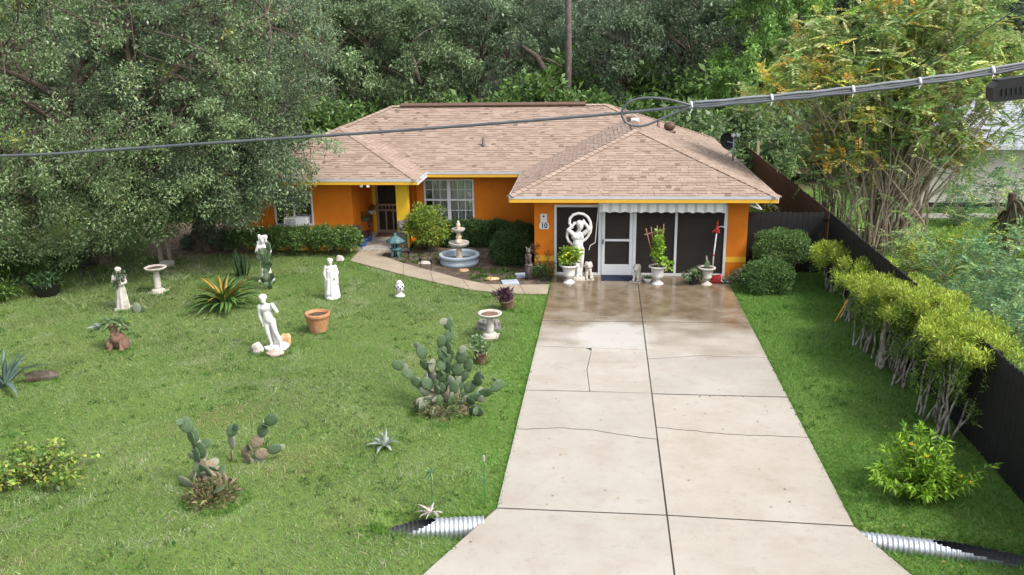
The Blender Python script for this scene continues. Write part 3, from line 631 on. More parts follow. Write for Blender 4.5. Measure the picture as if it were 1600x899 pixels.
rv.v = [(z, rY+a, Zm+.075+b) for a, b, z in rv.v]; part('ridge_vent', rv, M['darkvent'], roof)
# roof pipes and vents
pA = ((0, YM, ZT), (0, -S_, 1)); pC = ((XR_, 0, ZT), (S_, 0, 1))
def pipe_vent(px, py, pl, h, r, m, hood=False):
    p = PP(px, py, *pl); mb = MB().lathe([(r*2.2, -.03), (r*1.9, .03), (r, .06), (r, h), (r*.8, h), (r*.8, h-.05)], 14, p); part('vent_pipe', mb, m, roof, True)
    if hood: part('vent_hood', MB().ell((p[0], p[1], p[2]+h), (r*1.9, r*1.9, r*1.5), 14, 8), m, roof, True)
pipe_vent(755, 228, pA, .28, .045, M['pipegrey']); pipe_vent(1028, 199, pC, .3, .04, M['darkvent']); pipe_vent(1046, 206, pC, .2, .11, M['darkvent'], True)
q = PP(992, 190, *pC); part('box_vent', MB().box(q[0]-.14, q[0]+.14, q[1]-.2, q[1]+.2, q[2]-.06, q[2]+.1), M['white'], roof)
q = PP(984, 186, *pC); part('vent_flashing', MB().box(q[0]-.05, q[0]+.05, q[1]-.25, q[1]+.25, q[2]-.06, q[2]+.07), M['darkvent'], roof)
# mast with dish
bz = PP(1145, 253, *pC); mast = thing('satellite_dish', 'grey mast with dark satellite dish and white receiver heads on roof edge', 'satellite dish', bz)
part('mast', MB().tube([(0, 0, -.05), (0, 0, .85)], .035, 10).lathe([(.12, -.02), (.1, .02), (.035, .03)], 12), M['steel'], mast, True)
part('brace', MB().tube([(.02, .0, .4), (-.35, .1, .14)], .014, 6), M['steel'], mast)
dm = MB(); pr = [(0, -.06), (.1, -.053), (.2, -.033), (.28, 0), (.285, .0), (.2, -.02), (.1, -.04), (0, -.047)]; dm.lathe(pr, 24); Mx = np.array(Matrix.Rotation(R(70), 3, 'X')@Matrix.Rotation(R(25), 3, 'Y'))
dm.v = [tuple(Mx@np.array(p)+np.array((-.2, .1, .68))) for p in dm.v]; part('dish', dm, M['black'], mast, True)
part('bracket', MB().tube([(-.2, .12, .66), (0, 0, .62)], .02, 6), M['steel'], mast)
for dx in (-.03, .13): part('receiver_head', MB().ell((dx, -.05, .88), (.075, .08, .07), 12, 8), M['white'], mast, True)
part('receiver_arm', MB().tube([(0, 0, .8), (.12, -.05, .82)], .018, 6).tube([(.1, -.05, .8), (.16, -.02, .62)], .02, 6), M['black'], mast)

# ---- front window with grilles
win = hp('window', M['vinyl'], (WX0, WX1, MY-.03, MY+.05, WZ1-.05, WZ1), (WX0, WX1, MY-.03, MY+.05, WZ0, WZ0+.06), (WX0, WX0+.06, MY-.03, MY+.05, WZ0+.06, WZ1-.05), (WX1-.06, WX1, MY-.03, MY+.05, WZ0+.06, WZ1-.05), ((WX0+WX1)/2-.06, (WX0+WX1)/2+.06, MY-.03, MY+.05, WZ0+.06, WZ1-.05))
hp('sill', M['vinyl'], (WX0-.05, WX1+.05, MY-.07, MY+.05, WZ0-.06, WZ0), parent=win)
mid = (WZ0+WZ1)/2+.02
for a, b in ((WX0+.06, (WX0+WX1)/2-.06), ((WX0+WX1)/2+.06, WX1-.06)):
    hp('sash_rail', M['vinyl'], (a, b, MY-.018, MY+.03, mid-.03, mid+.03), parent=win)
    for zz0, zz1 in ((WZ0+.06, mid-.03), (mid+.03, WZ1-.05)):
        hp('pane', M['pane'], (a, b, MY+.012, MY+.016, zz0, zz1), parent=win)
        zc = (zz0+zz1)/2; g = MB(); g.box(a, b, MY-.005, MY+.008, zc-.011, zc+.011)
        for i in (1, 2): c = a+(b-a)*i/3; g.box(c-.011, c+.011, MY-.008, MY+.0075, zz0, zz1)
        part('grille', g, M['vinyl'], win)
def curtain(x0, x1, y, z0, z1, n):
    mb = MB(); v = []; k = 140
    for i in range(k+1):
        t = i/k; yy = y+.035*math.sin(t*n*6.28)+.012*math.sin(t*n*17); v += [(x0+(x1-x0)*t, yy, z0), (x0+(x1-x0)*t, yy, z1)]
    mb.add(v, [(2*i, 2*i+2, 2*i+3, 2*i+1) for i in range(k)]); return mb
part('curtain', curtain(WX0+.25, (WX0+WX1)/2-.0, MY+.16, WZ0-.05, WZ1+.05, 7), M['curtain'], win, True); part('curtain', curtain((WX0+WX1)/2+.02, WX1, MY+.16, WZ0-.05, WZ1+.05, 8), M['curtain'], win, True)
hp('room_back', M['dark'], (WX0-.4, WX1+.4, MY+.5, MY+.52, .2, 2.3), parent=win)
# ---- wing window with cooler
aw = hp('window', M['vinyl'], (AX0, AX1, WY-.02, WY+.05, AZ1-.05, AZ1), (AX0, AX1, WY-.02, WY+.05, AZ0, AZ0+.05), (AX0, AX0+.05, WY-.02, WY+.05, AZ0+.05, AZ1-.05), (AX1-.05, AX1, WY-.02, WY+.05, AZ0+.05, AZ1-.05), ((AX0+AX1)/2-.02, (AX0+AX1)/2+.02, WY-.02, WY+.05, AZ0+.05, AZ1-.05))
hp('pane', M['pane'], (AX0+.05, AX1-.05, WY+.02, WY+.024, AZ0+.05, AZ1-.05), parent=aw); hp('room_back', M['dark'], (AX0, AX1, WY+.15, WY+.17, AZ0, AZ1), parent=aw)
ac = hp('air_conditioner', M['vinyl'], (-11.55, -10.78, WY-.3, WY+.1, .86, 1.14))
for i in range(7): hp('louvre', M['steel'], (-11.5, -11.15, WY-.306, WY-.3, .89+.034*i, .905+.034*i), parent=ac)
# ---- entry door
dr = hp('screen_door', M['woodtrim'], (-9.06, -8.97, 5.2, 5.26, .1, 2.12), (-8.2, -8.11, 5.2, 5.26, .1, 2.12), (-8.97, -8.2, 5.2, 5.26, 2.02, 2.12), (-8.97, -8.2, 5.2, 5.26, .1, .19), (-8.97, -8.2, 5.2, 5.26, .87, .93), (-8.97, -8.2, 5.2, 5.26, 1.07, 1.13))
for i in range(1, 6): x = -8.97+.77*i/6; hp('bar', M['woodtrim'], (x-.014, x+.014, 5.21, 5.25, .93, 1.07), parent=dr)
for i in (1, 2): x = -8.97+.77*i/3; hp('bar', M['woodtrim'], (x-.024, x+.024, 5.21, 5.25, .19, .87), parent=dr)
hp('screen', M['screen'], (-8.97, -8.2, 5.232, 5.236, .19, 2.02), parent=dr)
part('handle', MB().lathe([(.03, 0), (.03, .03), (.0, .05)], 10).mesh('handle', M['black'], True), None, dr, loc=(-9.02, 5.19, 1.12)).rotation_euler = (R(90), 0, 0)
hp('door_panel', M['dark'], (-9.06, -8.11, 5.34, 5.38, .1, 2.15))
hp('door_frame', M['yellow2'], (-9.17, -9.06, 5.17, 5.30, .1, 2.2), (-8.11, -8.02, 5.17, 5.30, .1, 2.2), (-9.06, -8.11, 5.17, 5.30, 2.12, 2.2), (-9.06, -8.11, 5.15, 5.2, .04, .1))
# ---- screened garage opening
fr = MB()
Y0, Y1 = -.02, .06
for x0, x1, z0, z1 in [(-2.47, -2.40, .03, 2.13), (2.40, 2.47, .03, 2.13), (-1.19, -1.10, .03, 2.06), (-.19, -.10, .03, 2.06), (1.0, 1.07, .10, 2.06), (-2.40, 2.40, 2.06, 2.13), (-2.40, -1.19, .03, .10), (-.10, 1.0, .03, .10), (1.0, 2.40, .03, .10)]: fr.box(x0, x1, Y0, Y1, z0, z1)
sf = part('screen_frame', fr, M['vinyl'], house)
for a, b in ((-2.40, -1.19), (-.10, 1.0), (1.07, 2.40)): hp('screen', M['screen'], (a, b, .02, .024, .1, 2.06), parent=sf)
sdr = hp('screen_door', M['vinyl'], (-1.09, -1.0, -.035, .03, .05, 2.04), (-.29, -.20, -.035, .03, .05, 2.04), (-1.0, -.29, -.035, .03, 1.96, 2.04), (-1.0, -.29, -.035, .03, 1.06, 1.12), (-1.0, -.29, -.035, .03, .05, .36))
hp('screen', M['screen'], (-1.0, -.29, .0, .004, .36, 1.06), (-1.0, -.29, .0, .004, 1.12, 1.96), parent=sdr); hp('handle', M['black'], (-1.065, -1.035, -.075, -.035, .98, 1.12), parent=sdr)
M['garagedoor'] = mat('brown_garage_door', (.085, .062, .05), .6, .08, 4)
gd = hp('garage_door', M['screenbrown'], (-2.47, 2.47, .40, .44, .0, 2.13))
for i in range(14): hp('panel', M['garagedoor'], (-2.45, 2.45, .36, .40, .04+.15*i, .04+.15*i+.138), parent=gd)
# ---- awning valance
aw0, aw1 = -1.17, 2.36; mbv = MB(); NS = 40; st = (aw1-aw0)/NS
for i in range(NS):
    a = aw0+st*i; k = 6; c = (.66, .67, .66) if i % 3 else (.44, .46, .45); yb = -.40-(.012 if i % 2 else 0)
    for j in range(k):
        u0, u1 = a+st*j/k, a+st*(j+1)/k; s = lambda u: 2.0+.035*abs(math.sin((u-aw0)/.29*math.pi/1.0))-.03
        mbv.add([(u0, yb, s(u0)), (u1, yb, s(u1)), (u1, yb+.02, 2.235), (u0, yb+.02, 2.235), (u0, yb+.012, s(u0)), (u1, yb+.012, s(u1)), (u1, yb+.03, 2.235), (u0, yb+.03, 2.235)], [(0, 1, 2, 3), (7, 6, 5, 4), (0, 4, 5, 1)], c)
awn = part('awning', MB().box(aw0, aw1, -.40, -.025, 2.24, 2.285), M['white'], house); part('valance', mbv, M['paint2'], awn)
part('crank_rod', MB().tube([(-1.19, -.3, 2.24), (-1.24, -.3, 1.6), (-1.28, -.3, 1.08), (-1.42, -.32, 1.0), (-1.46, -.32, .86)], .011, 6), M['white'], awn)
for x in (aw0, aw1): part('arm', MB().bar((x, -.36, 2.25), (x+.02, -.05, 1.5), .02, .025), M['white'], awn)
# ---- tilted-out side window of the garage
sw = MB(); P0 = PY(1172, 326, 1.6); ang = R(72)
def SW(u, z, w_): return (3.06+math.sin(ang)*z+w_*math.cos(ang), 1.1+u, 1.95-math.cos(ang)*z+w_*math.sin(ang))
for u0, u1, z0, z1 in [(0, 1.0, 0, .06), (0, 1.0, .54, .6), (0, .06, .06, .54), (.94, 1.0, .06, .54)]: sw.plate([(u0, z0), (u1, z0), (u1, z1), (u0, z1)], SW, .035)
swo = part('awning_window', sw, M['white'], house); part('pane', MB().plate([(.06, .06), (.94, .06), (.94, .54), (.06, .54)], lambda u, z, w_: SW(u, z, w_+.012), .006), M['glassdark'], swo)
# ---- house number plaque, alarm sign, floodlight
def text(name, s, size, m, parent, loc, rot=(R(90), 0, 0)):
    cu = bpy.data.curves.new('t', 'FONT'); cu.body = s; cu.size = size; cu.extrude = .002; cu.offset = .006; cu.align_x = 'CENTER'; cu.align_y = 'CENTER'
    o = bpy.data.objects.new('t', cu); COL.objects.link(o); me = bpy.data.meshes.new_from_object(o.evaluated_get(bpy.context.evaluated_depsgraph_get())); bpy.data.objects.remove(o)
    me.materials.clear(); me.materials.append(m); t = link(name, me, parent, loc); t.rotation_euler = rot; return t
M['ink'] = mat('navy_ink', (.01, .03, .09), .5, .05, 4)
pl = thing('house_number_plaque', 'white oval edged plaque with the number 10 on orange wall', 'sign', (-2.765, 0, 1.50))
part('plate', MB().prism([(-.135, -.07), (-.11, -.095), (.11, -.095), (.135, -.07), (.135, .07), (.11, .095), (-.11, .095), (-.135, .07)], 0, .015), M['white'], pl).rotation_euler = (R(90), 0, 0); text('digits', '10', .2, M['ink'], pl, (0, -.0165, 0))
al = thing('alarm_sign', 'small white sign with blue star above the number plaque', 'sign', (-2.775, 0, 1.735))
part('plate', MB().box(-.095, .095, -.015, 0, -.125, .125), M['white'], al)
stp = [(1.4*.035*math.cos(R(90+36*i))*(1 if i % 2 == 0 else .45), 1.4*.035*math.sin(R(90+36*i))*(1 if i % 2 == 0 else .45)) for i in range(10)]
s5 = part('star', MB().prism(stp, 0, .003), M['ink'], al, loc=(0, -.0155, .05)); s5.rotation_euler = (R(90), 0, 0)
part('printed_line', MB().box(-.07, .07, -.0175, -.0152, -.03, -.018).box(-.07, .07, -.0175, -.0152, -.07, -.058), M['bluegrey'], al)
fl = thing('floodlight', 'twin head floodlight under the porch eave', 'lamp', PY(571, 288, YW+.1))
part('base', MB().box(-.09, .09, -.06, .06, .0, .07), M['black'], fl)
for s in (-1, 1):
    h_ = part('lamp_head', MB().box(-.06, .06, -.09, .02, -.09, .0), M['black'], fl, loc=(s*.085, -.02, 0), rz=s*.3); part('lens', MB().box(-.05, .05, -.096, -.0905, -.08, -.012), M['white'], h_)

# ================================================================== fences
def fx(y): return 5.09+(y+12.38)*.0218+.06
def fence(name, label, p0, p1, h, m, bw=.15, side=1, cat='fence'):
    p0, p1 = np.array(p0, float), np.array(p1, float); L = np.linalg.norm(p1-p0); d = (p1-p0)/L; t = thing(name, label, cat, (p0[0], p0[1], 0), math.atan2(d[1], d[0]))
    n = int(L/bw); ms = [MB().prism([(0, 0), (bw-.006, 0), (bw-.006, h-.03), (bw-.03, h), (.03, h), (0, h-.03)], 0, .02) for _ in range(1)]
    ms[0].v = [(x, z*side, y) for x, y, z in ms[0].v]; me = ms[0].mesh('board', m)
    for i in range(n):
        b = link('board', me, t, (i*bw, rng.normal()*.002, rng.normal()*.008-.01))
    for z in (.35, h*.55, h-.25): part('rail', MB().box(0, L, min(-side*.04, -side*.003), max(-side*.04, -side*.003), z-.045, z+.045), m, t)
    for i in range(int(L/2.4)+1): x = min(i*2.4, L-.1); part('post', MB().box(x, x+.09, min(-side*.13, -side*.045), max(-side*.13, -side*.045), 0, h-.05), m, t)
    return t
fence('fence', 'tall black board fence running beside the cypress hedge', (fx(-18), -18), (fx(.5), .5), 1.86, M['blackfence'], side=1)
fence('fence', 'tall brown board fence behind the black gate along the garage', (fx(.5), .5), (fx(.5)+.2, 22), 1.86, M['brownfence'], side=1)
fence('gate', 'black board gate between the garage and the side fence', (3.06, .6), (fx(.6)-.02, .6), 1.82, M['blackfence'], side=-1, cat='gate')

# ================================================================== plant builders
PAL = dict(oak=[(.09, .135, .055), (.125, .17, .075), (.075, .12, .047), (.15, .195, .10), (.105, .155, .075)], oaky=[(.24, .25, .04), (.30, .26, .03)],
           forest=[(.05, .080, .038), (.075, .110, .056), (.04, .064, .032), (.10, .138, .075)], light=[(.085, .135, .06), (.125, .175, .085), (.065, .11, .048), (.155, .20, .105)],
           grey=[(.075, .11, .07), (.11, .15, .10), (.055, .088, .055)], bamboo=[(.13, .24, .05), (.18, .29, .08), (.09, .18, .035)],
           cassia=[(.19, .28, .075), (.26, .33, .10), (.14, .23, .075), (.35, .38, .18), (.19, .29, .12), (.34, .32, .09), (.42, .25, .05)], cyp=[(.32, .41, .055), (.25, .35, .045), (.18, .28, .035), (.42, .45, .075)],
           dk=[(.03, .065, .018), (.045, .09, .025), (.06, .115, .03), (.025, .05, .015)], box=[(.05, .10, .028), (.08, .14, .035), (.035, .075, .02), (.11, .17, .045)],
           yg=[(.16, .24, .035), (.26, .30, .04), (.10, .18, .03), (.07, .13, .025)], bright=[(.14, .26, .02), (.21, .33, .03), (.09, .19, .015)], fern=[(.075, .15, .07), (.11, .19, .09), (.16, .24, .09), (.05, .11, .05)],
           purple=[(.06, .02, .045), (.10, .035, .07), (.035, .015, .03)], varieg=[(.25, .30, .18), (.12, .2, .08), (.06, .13, .04)], vine=[(.12, .22, .04), (.20, .28, .05), (.30, .32, .06), (.07, .15, .03)])
_SC = dict(oak=1.75, oaky=1.3, forest=1.7, light=1.65, grey=1.75, bamboo=1.3, cassia=1.5, cyp=1.15, dk=1.35, box=1.6, yg=1.35, bright=1.45, fern=1.7, purple=1.2, varieg=1.3, vine=1.25)
PAL = {k: [tuple(min(.6, c*_SC[k]) for c in q) for q in v] for k, v in PAL.items()}
def stems(mb, base, tips, r0, r1, n=5, seg=5, sag=.1):
    for t in tips:
        b = np.array(base, float)+np.append(rng.normal(size=2)*.04, 0); t = np.array(t, float); pts = []
        for i in range(seg+1):
            u = i/seg; p = b+(t-b)*u+np.append(rng.normal(size=2)*sag*math.sin(u*math.pi)*.5, 0); p[2] = b[2]+(t[2]-b[2])*u**.85; pts.append(p)
        mb.tube(pts, list(np.linspace(r0, r1, seg+1)), n)
def shrub(name, label, loc, rad, h, n, L, W, pal, zc=None, m='leaf', stem='bark', ns=7, cat='shrub', group=None, boxy=0, ncl=26, flat=1., clr=.3, z0=0., rz=0):
    """bush: stems plus many leaf clumps filling a rounded (or clipped) volume between z0 and h"""
    t = thing(name, label, cat, loc, rz, group); f = Fol(); rx, ry = rad if not np.isscalar(rad) else (rad, rad); zc = (h+z0)/2; rz_ = (h-z0)/2; tips = []
    for i in range(ncl):
        d = unit(rng.normal(size=3)); 
        if boxy: d = np.sign(d)*np.abs(d)**(1-boxy); d = d/max(1, np.abs(d).max())
        k = rng.uniform(.45, 1)**.5; c = d*k*np.array((rx-clr*.5, ry-clr*.5, max(.02, rz_-clr*.5)))+np.array((0, 0, zc)); tips.append(c)
        f.clump(c, (clr, clr, clr*.75), n//ncl, L, W, pal)
    if stem:
        mb = MB(); stems(mb, (0, 0, 0), [tips[i % len(tips)] for i in range(ns)], .018*max(1, h), .006); part('stem', mb, M[stem], t)
    part('foliage', f.mesh('foliage', M[m]), None, t); return t
# ---------- clipped shrubs along the front wall and by the garage
def surface_bush(name, label, loc, r, z0, z1, n, L, W, pal, pw=2.6, cat='shrub', stem=None, ns=10, group=None, m='leaf', jit=.17, core=True):
    """clipped bush: dense leaves on a superellipsoid surface over a dark leafy inside"""
    t = thing(name, label, cat, loc, 0, group); f = Fol(); rx, ry = r; rz_ = (z1-z0)/2; zc = (z0+z1)/2
    d = nrm(rng.normal(size=(n, 3))); k = (np.abs(d)**pw).sum(1, keepdims=True)**(-1/pw); s = k*(1-np.abs(rng.normal(size=(n, 1)))*.15+(rng.uniform(size=(n, 1)) < .06)*rng.uniform(0, .16, (n, 1))+sn(d[:, :1]*3, d[:, 1:2]*3+d[:, 2:]*2, 2.3)*jit)
    P = d*s*np.array((rx, ry, rz_))+np.array((0, 0, zc)); pal = np.array(pal); C = pal[rng.integers(0, len(pal), n)]*np.exp(rng.normal(size=(n, 1))*.2)
    f.leaves(P, d*.8+rng.normal(size=(n, 3))*.7, d*.5+rng.normal(size=(n, 3))*.6+np.array([[0, 0, .5]]), L*np.exp(rng.normal(size=n)*.25), W, C, .05)
    part('foliage', f.mesh('foliage', M[m]), None, t)
    if stem:
        mb = MB()
        for i in range(ns):
            a = rng.uniform(0, 6.28); q = rng.uniform(.3, .8); stems(mb, (rx*q*.35*math.cos(a), ry*q*.35*math.sin(a), 0), [(rx*q*math.cos(a), ry*q*math.sin(a), z0+.25*(z1-z0))], .02, .012, 5, 4, .05)
        part('stem', mb, M[stem], t)
    return t
surface_bush('clipped_shrub', 'flat topped clipped shrub with bare stems before the black gate', (4.0, -.15, 0), (.74, .6), .55, 1.40, 15000, .05, .026, PAL['box'], 3.4, stem='palebark', ns=16)
surface_bush('clipped_shrub', 'low rounded dark green shrub at the right corner of the driveway top', (3.42, -1.35, 0), (.70, .58), -.05, .82, 15000, .05, .028, PAL['box'][:3], 2.6)
for (px, py, rx, ry, h, lab) in [(712, 380, .42, .45, .82, 'dark clipped hedge shrub under the front window behind fountain'), (738, 380, .52, .45, .84, 'dark clipped hedge shrub in the middle of the wall hedge'), (777, 380, .52, .45, .82, 'dark clipped hedge shrub at the garage end of the wall hedge')]:
    p = G(px, py); surface_bush('hedge_shrub', lab, (p[0], 3.75, 0), (rx, ry), -.05, h, 16000, .055, .028, PAL['dk'], 3.4)
surface_bush('clipped_shrub', 'dark domed shrub in the corner beside the garage wall, farther one', (-3.75, 2.6, 0), (.62, .6), -.05, 1.0, 16000, .055, .028, PAL['dk'], 2.5)
surface_bush('clipped_shrub', 'dark domed shrub beside the stepping blocks, nearer the walkway', (-3.85, 1.45, 0), (.66, .62), -.05, .98, 16000, .055, .028, PAL['dk'][1:], 2.5)
shrub('flowering_shrub', 'yellow green loose shrub in front of the porch pillar', G(670, 392), .8, 1.66, 6500, .09, .035, PAL['yg'], ncl=40, clr=.26, ns=10)
for i, (px, w_) in enumerate([(395, .75), (425, .7), (458, .7), (490, .7), (520, .62), (544, .55)]):
    p = G(px, 396); lab = ['leafy green hedge shrub farthest from the porch below the wing', 'leafy green hedge shrub second from the far end below the wing', 'leafy green hedge shrub below the cooler window', 'leafy green hedge shrub below the wall right of the cooler window', 'leafy green hedge shrub second from the porch', 'leafy green hedge shrub right beside the porch step'][i]
    shrub('hedge_shrub', lab, (p[0], 2.25, 0), (w_, .5), .98+rng.normal()*.04, 3600, .075, .034, PAL['box'], ncl=34, clr=.2, z0=.22, boxy=.35, ns=8, group='hedge below the wing')
shrub('low_shrub', 'small green shrub at the garage corner under the number plaque', G(849, 436), .35, .62, 1500, .06, .02, PAL['dk'], ncl=16, clr=.16)
shrub('low_shrub', 'thin reddish leafed plant against the garage corner wall', G(846, 430), (.4, .16), 1.12, 420, .06, .03, [(.10, .06, .04), (.06, .05, .025), (.13, .08, .05)], ncl=14, clr=.12, z0=.5, ns=9)
shrub('low_shrub', 'pale wispy plant between garage pillar and round shrub', (2.85, -.55, 0), (.4, .3), .38, 900, .09, .016, [(.2, .22, .15), (.12, .16, .07)], ncl=14, clr=.14)
# ---------- cypress hedge along the fence
hb = [(1305, 459), (1325, 500), (1345, 540), (1366, 556), (1388, 572), (1408, 582), (1441, 600), (1472, 656), (1505, 684)]
hl = ['golden cypress shrub at the gate end of the hedge', 'golden cypress shrub second from the gate', 'golden cypress shrub beside the leaning tool handle', 'golden cypress shrub just past the leaning tool', 'golden cypress shrub with a thick brown trunk mid hedge', 'golden cypress shrub right after the thick trunk', 'golden cypress shrub fourth from the street end', 'golden cypress shrub second from the street end', 'golden cypress shrub with white forked stems at the street end of the hedge']
hr = random.Random(3)
for i, (px, py) in enumerate(hb):
    p = G(px, py); p[0] = min(p[0], fx(p[1])-.42); t = thing('cypress_shrub', hl[i], 'shrub', p, 0, 'clipped cypress hedge'); f = Fol(); mb = MB(); H_ = [1.4, 1.55, 1.65, 1.75, 1.82, 1.85, 1.95, 2.02, 1.95][i]; tips = []
    for j in range(84):
        a = rng.uniform(0, 6.28); q = rng.uniform(0, 1)**.5; low = rng.uniform() < .5
        c = np.array((q*.74*math.cos(a)+.36, q*.68*math.sin(a), H_-.12-rng.uniform(0, .55)*(q*.6+.25) if not low else rng.uniform(.6, H_-.35))); tips.append(c)
        n = 330; f.clump(c, (.16, .19, .16) if not low else (.13, .13, .24), 190 if not low else 105, .076, .018, PAL['cyp'] if not low else PAL['cyp'][1:3]+PAL['box'], out=.8, up=1.0)
    part('foliage', f.mesh('foliage', M['leaf']), None, t)
    k = 8
    for j in range(k):
        a = rng.uniform(0, 6.28); c = tips[rng.integers(0, 84)]; b = (.16*math.cos(a), .2*math.sin(a), 0); c = (c[0]*.8, c[1]*.8, max(.9, c[2]-.1)); stems(mb, b, [c], .022, .010, 6, 6, .07)
    if i == 4: mb.tube([(-.1, -.1, 0), (-.12, -.08, .6), (-.1, -.1, 1.3)], [.075, .06, .05], 9)
    part('stem', mb, M['whitebark'], t)
    
# ---------- opuntia cacti
def pad_mesh(m, s=1.): return MB().ell((0, 0, .5), (.40, .065, .53), 14, 10, nz=.012).mesh('pad', m, True)
PADS = [pad_mesh(M['pad']), pad_mesh(M['pad']), pad_mesh(M['padgrey']), pad_mesh(M['deadpad'])]
def add_pad(t, base, up, face, size, kind):
    up = unit(up); f = np.array(face, float); f = unit(f-up*(f@up)); x = np.cross(f, up); Mx = Matrix(((x[0], f[0], up[0]), (x[1], f[1], up[1]), (x[2], f[2], up[2])))
    o = link('pad', PADS[kind], t, base); o.rotation_euler = Mx.to_euler(); o.scale = (size, size*1.2, size); return np.array(base)+up*size*.97
def cactus(name, label, loc, arms, seed):
    """arms: list of target points (pixel-free, local metres); chains of pads climb to each target"""
    r = np.random.default_rng(seed); t = thing(name, label, 'cactus', loc)
    for tgt, b, kinds in arms:
        p = np.array(b, float); tgt = np.array(tgt, float); L = np.linalg.norm(tgt-p); n = max(1, int(round(L/.26))); k = L/n
        for i in range(n):
            d = unit(tgt-p)+r.normal(size=3)*.16; face = np.array((r.normal()*.6, -1, r.normal()*.25)); e = add_pad(t, p, d, face, k*.98, kinds[min(i, len(kinds)-1)])
            if r.uniform() < .75: add_pad(t, p+unit(d)*k*.7, d+r.normal(size=3)*.9, (r.normal()*.7, -1, r.normal()*.3), k*r.uniform(.5, .85), int(r.choice([0, 1, 2, 2])))
            p = e*.3+(p+unit(tgt-p)*k)*.7
    return t
def loc_from_pix(base, px, py, dy=0.):
    p = PY(px, py, base[1]+dy); return p-np.array(base)
B = G(693, 640)
A = []
for (px, py, bx, by, dy, kk) in [(700, 492, 690, 565, .1, [1, 0, 0]), (690, 520, 685, 600, 0, [2, 0, 0]), (615, 560, 660, 590, -.1, [2, 2, 1]), (655, 538, 668, 600, .1, [3, 2, 0]), (672, 560, 680, 625, 0, [3, 3, 2]), (705, 540, 690, 630, .2, [3, 2, 0, 0]), (722, 545, 700, 640, 0, [3, 0, 1]), (735, 560, 705, 640, .1, [2, 0, 0]), (790, 600, 735, 610, -.1, [0, 0, 0]), (752, 578, 720, 640, .15, [2, 1, 0]), (760, 640, 735, 650, -.2, [3, 0]), (750, 610, 725, 655, -.1, [3, 2, 1]), (660, 590, 690, 640, -.15, [3, 3, 0]), (650, 625, 685, 645, -.2, [3, 2]), (680, 600, 695, 650, -.2, [3, 1, 0]), (712, 595, 705, 655, -.2, [2, 1, 0]), (672, 640, 690, 655, -.3, [3, 2])]:
    A.append((loc_from_pix(B, px, py, dy), loc_from_pix(B, .3*bx+.7*697, .3*by+.7*648, dy)*np.array((1, 1, 1)), kk))
A += [(np.array((x*.5, y*.3, .45)), np.array((x*.2, y*.2, 0.)), [3, 3, 2]) for x, y in [(-.6, .2), (-.3, -.3), (0, .2), (.35, -.2), (.6, .2), (.15, -.5), (-.15, .5)]]
cactus('prickly_pear_cactus', 'large bushy prickly pear cactus clump on lawn near driveway edge', B, A, 5)
B = G(340, 765); A = []
for (px, py, bx, by, dy, kk) in [(285, 650, 300, 700, 0, [1, 0, 0]), (298, 668, 305, 720, .1, [3, 0]), (305, 690, 320, 745, 0, [3, 3, 0]), (362, 662, 362, 720, .2, [3, 2, 0]), (428, 645, 385, 715, .3, [3, 3, 1, 1]), (440, 697, 385, 722, .1, [3, 3, 0]), (415, 720, 380, 722, .05, [2, 2]), (275, 750, 320, 748, 0, [3, 2]), (380, 770, 350, 782, -.1, [3, 0]), (350, 752, 345, 785, -.15, [3, 2]), (335, 760, 340, 788, -.2, [3, 1]), (325, 720, 330, 770, .1, [3, 3, 0]), (300, 735, 325, 775, 0, [3, 3]), (360, 745, 345, 775, .1, [3, 2])]:
    gb = G(bx, by) if bx > 355 else None
    A.append((PY(px, py, gb[1])-B if gb is not None else loc_from_pix(B, px, py, dy), gb-B if gb is not None else loc_from_pix(B, .4*bx+.6*332, .4*by+.6*775, dy), kk))
A += [(np.array((x*.5, y*.3, .32)), np.array((x*.2, y*.2, 0.)), [3, 3]) for x, y in [(-.6, .2), (-.3, -.3), (0, .2), (.35, -.2), (.15, -.5), (-.15, .5)]]
cactus('prickly_pear_cactus', 'sparse half dead prickly pear cactus sprawling on the open lawn', B, A, 9)
for nm, b, pal, n, lb in [('undergrowth', G(330, 782), [(.2, .17, .07), (.12, .1, .05), (.1, .18, .04), (.25, .17, .1)], 900, 'dry leaves and sprouts under the half dead cactus'), ('undergrowth', G(693, 645), [(.1, .18, .04), (.16, .2, .07), (.2, .19, .1)], 1300, 'grass and dry sprouts around the foot of the large cactus')]:
    f = Fol(); f.clump((0, 0, .1), (.6 if n > 1000 else .42, .4, .2), n, .09, .025, pal, up=.5); o = link(nm, f.mesh(nm, M['leaf']), None, b, kind='stuff'); tag(o, lb, 'weeds')
B = G(421, 452)
t = cactus('tall_cactus', 'slender upright prickly pear cactus in front of a white statue', B, [(loc_from_pix(B, 411, 385), np.zeros(3), [1, 0, 0, 0]), (loc_from_pix(B, 424, 382, -.05), loc_from_pix(B, 415, 405, -.05), [0, 0]), (loc_from_pix(B, 404, 395, .05), loc_from_pix(B, 413, 420, .05), [0, 2]), (loc_from_pix(B, 426, 428, 0), loc_from_pix(B, 418, 440, 0), [0]), (loc_from_pix(B, 408, 432, 0), loc_from_pix(B, 418, 446, 0), [0]), (loc_from_pix(B, 423, 412, 0), loc_from_pix(B, 416, 420, 0), [0])], 3)

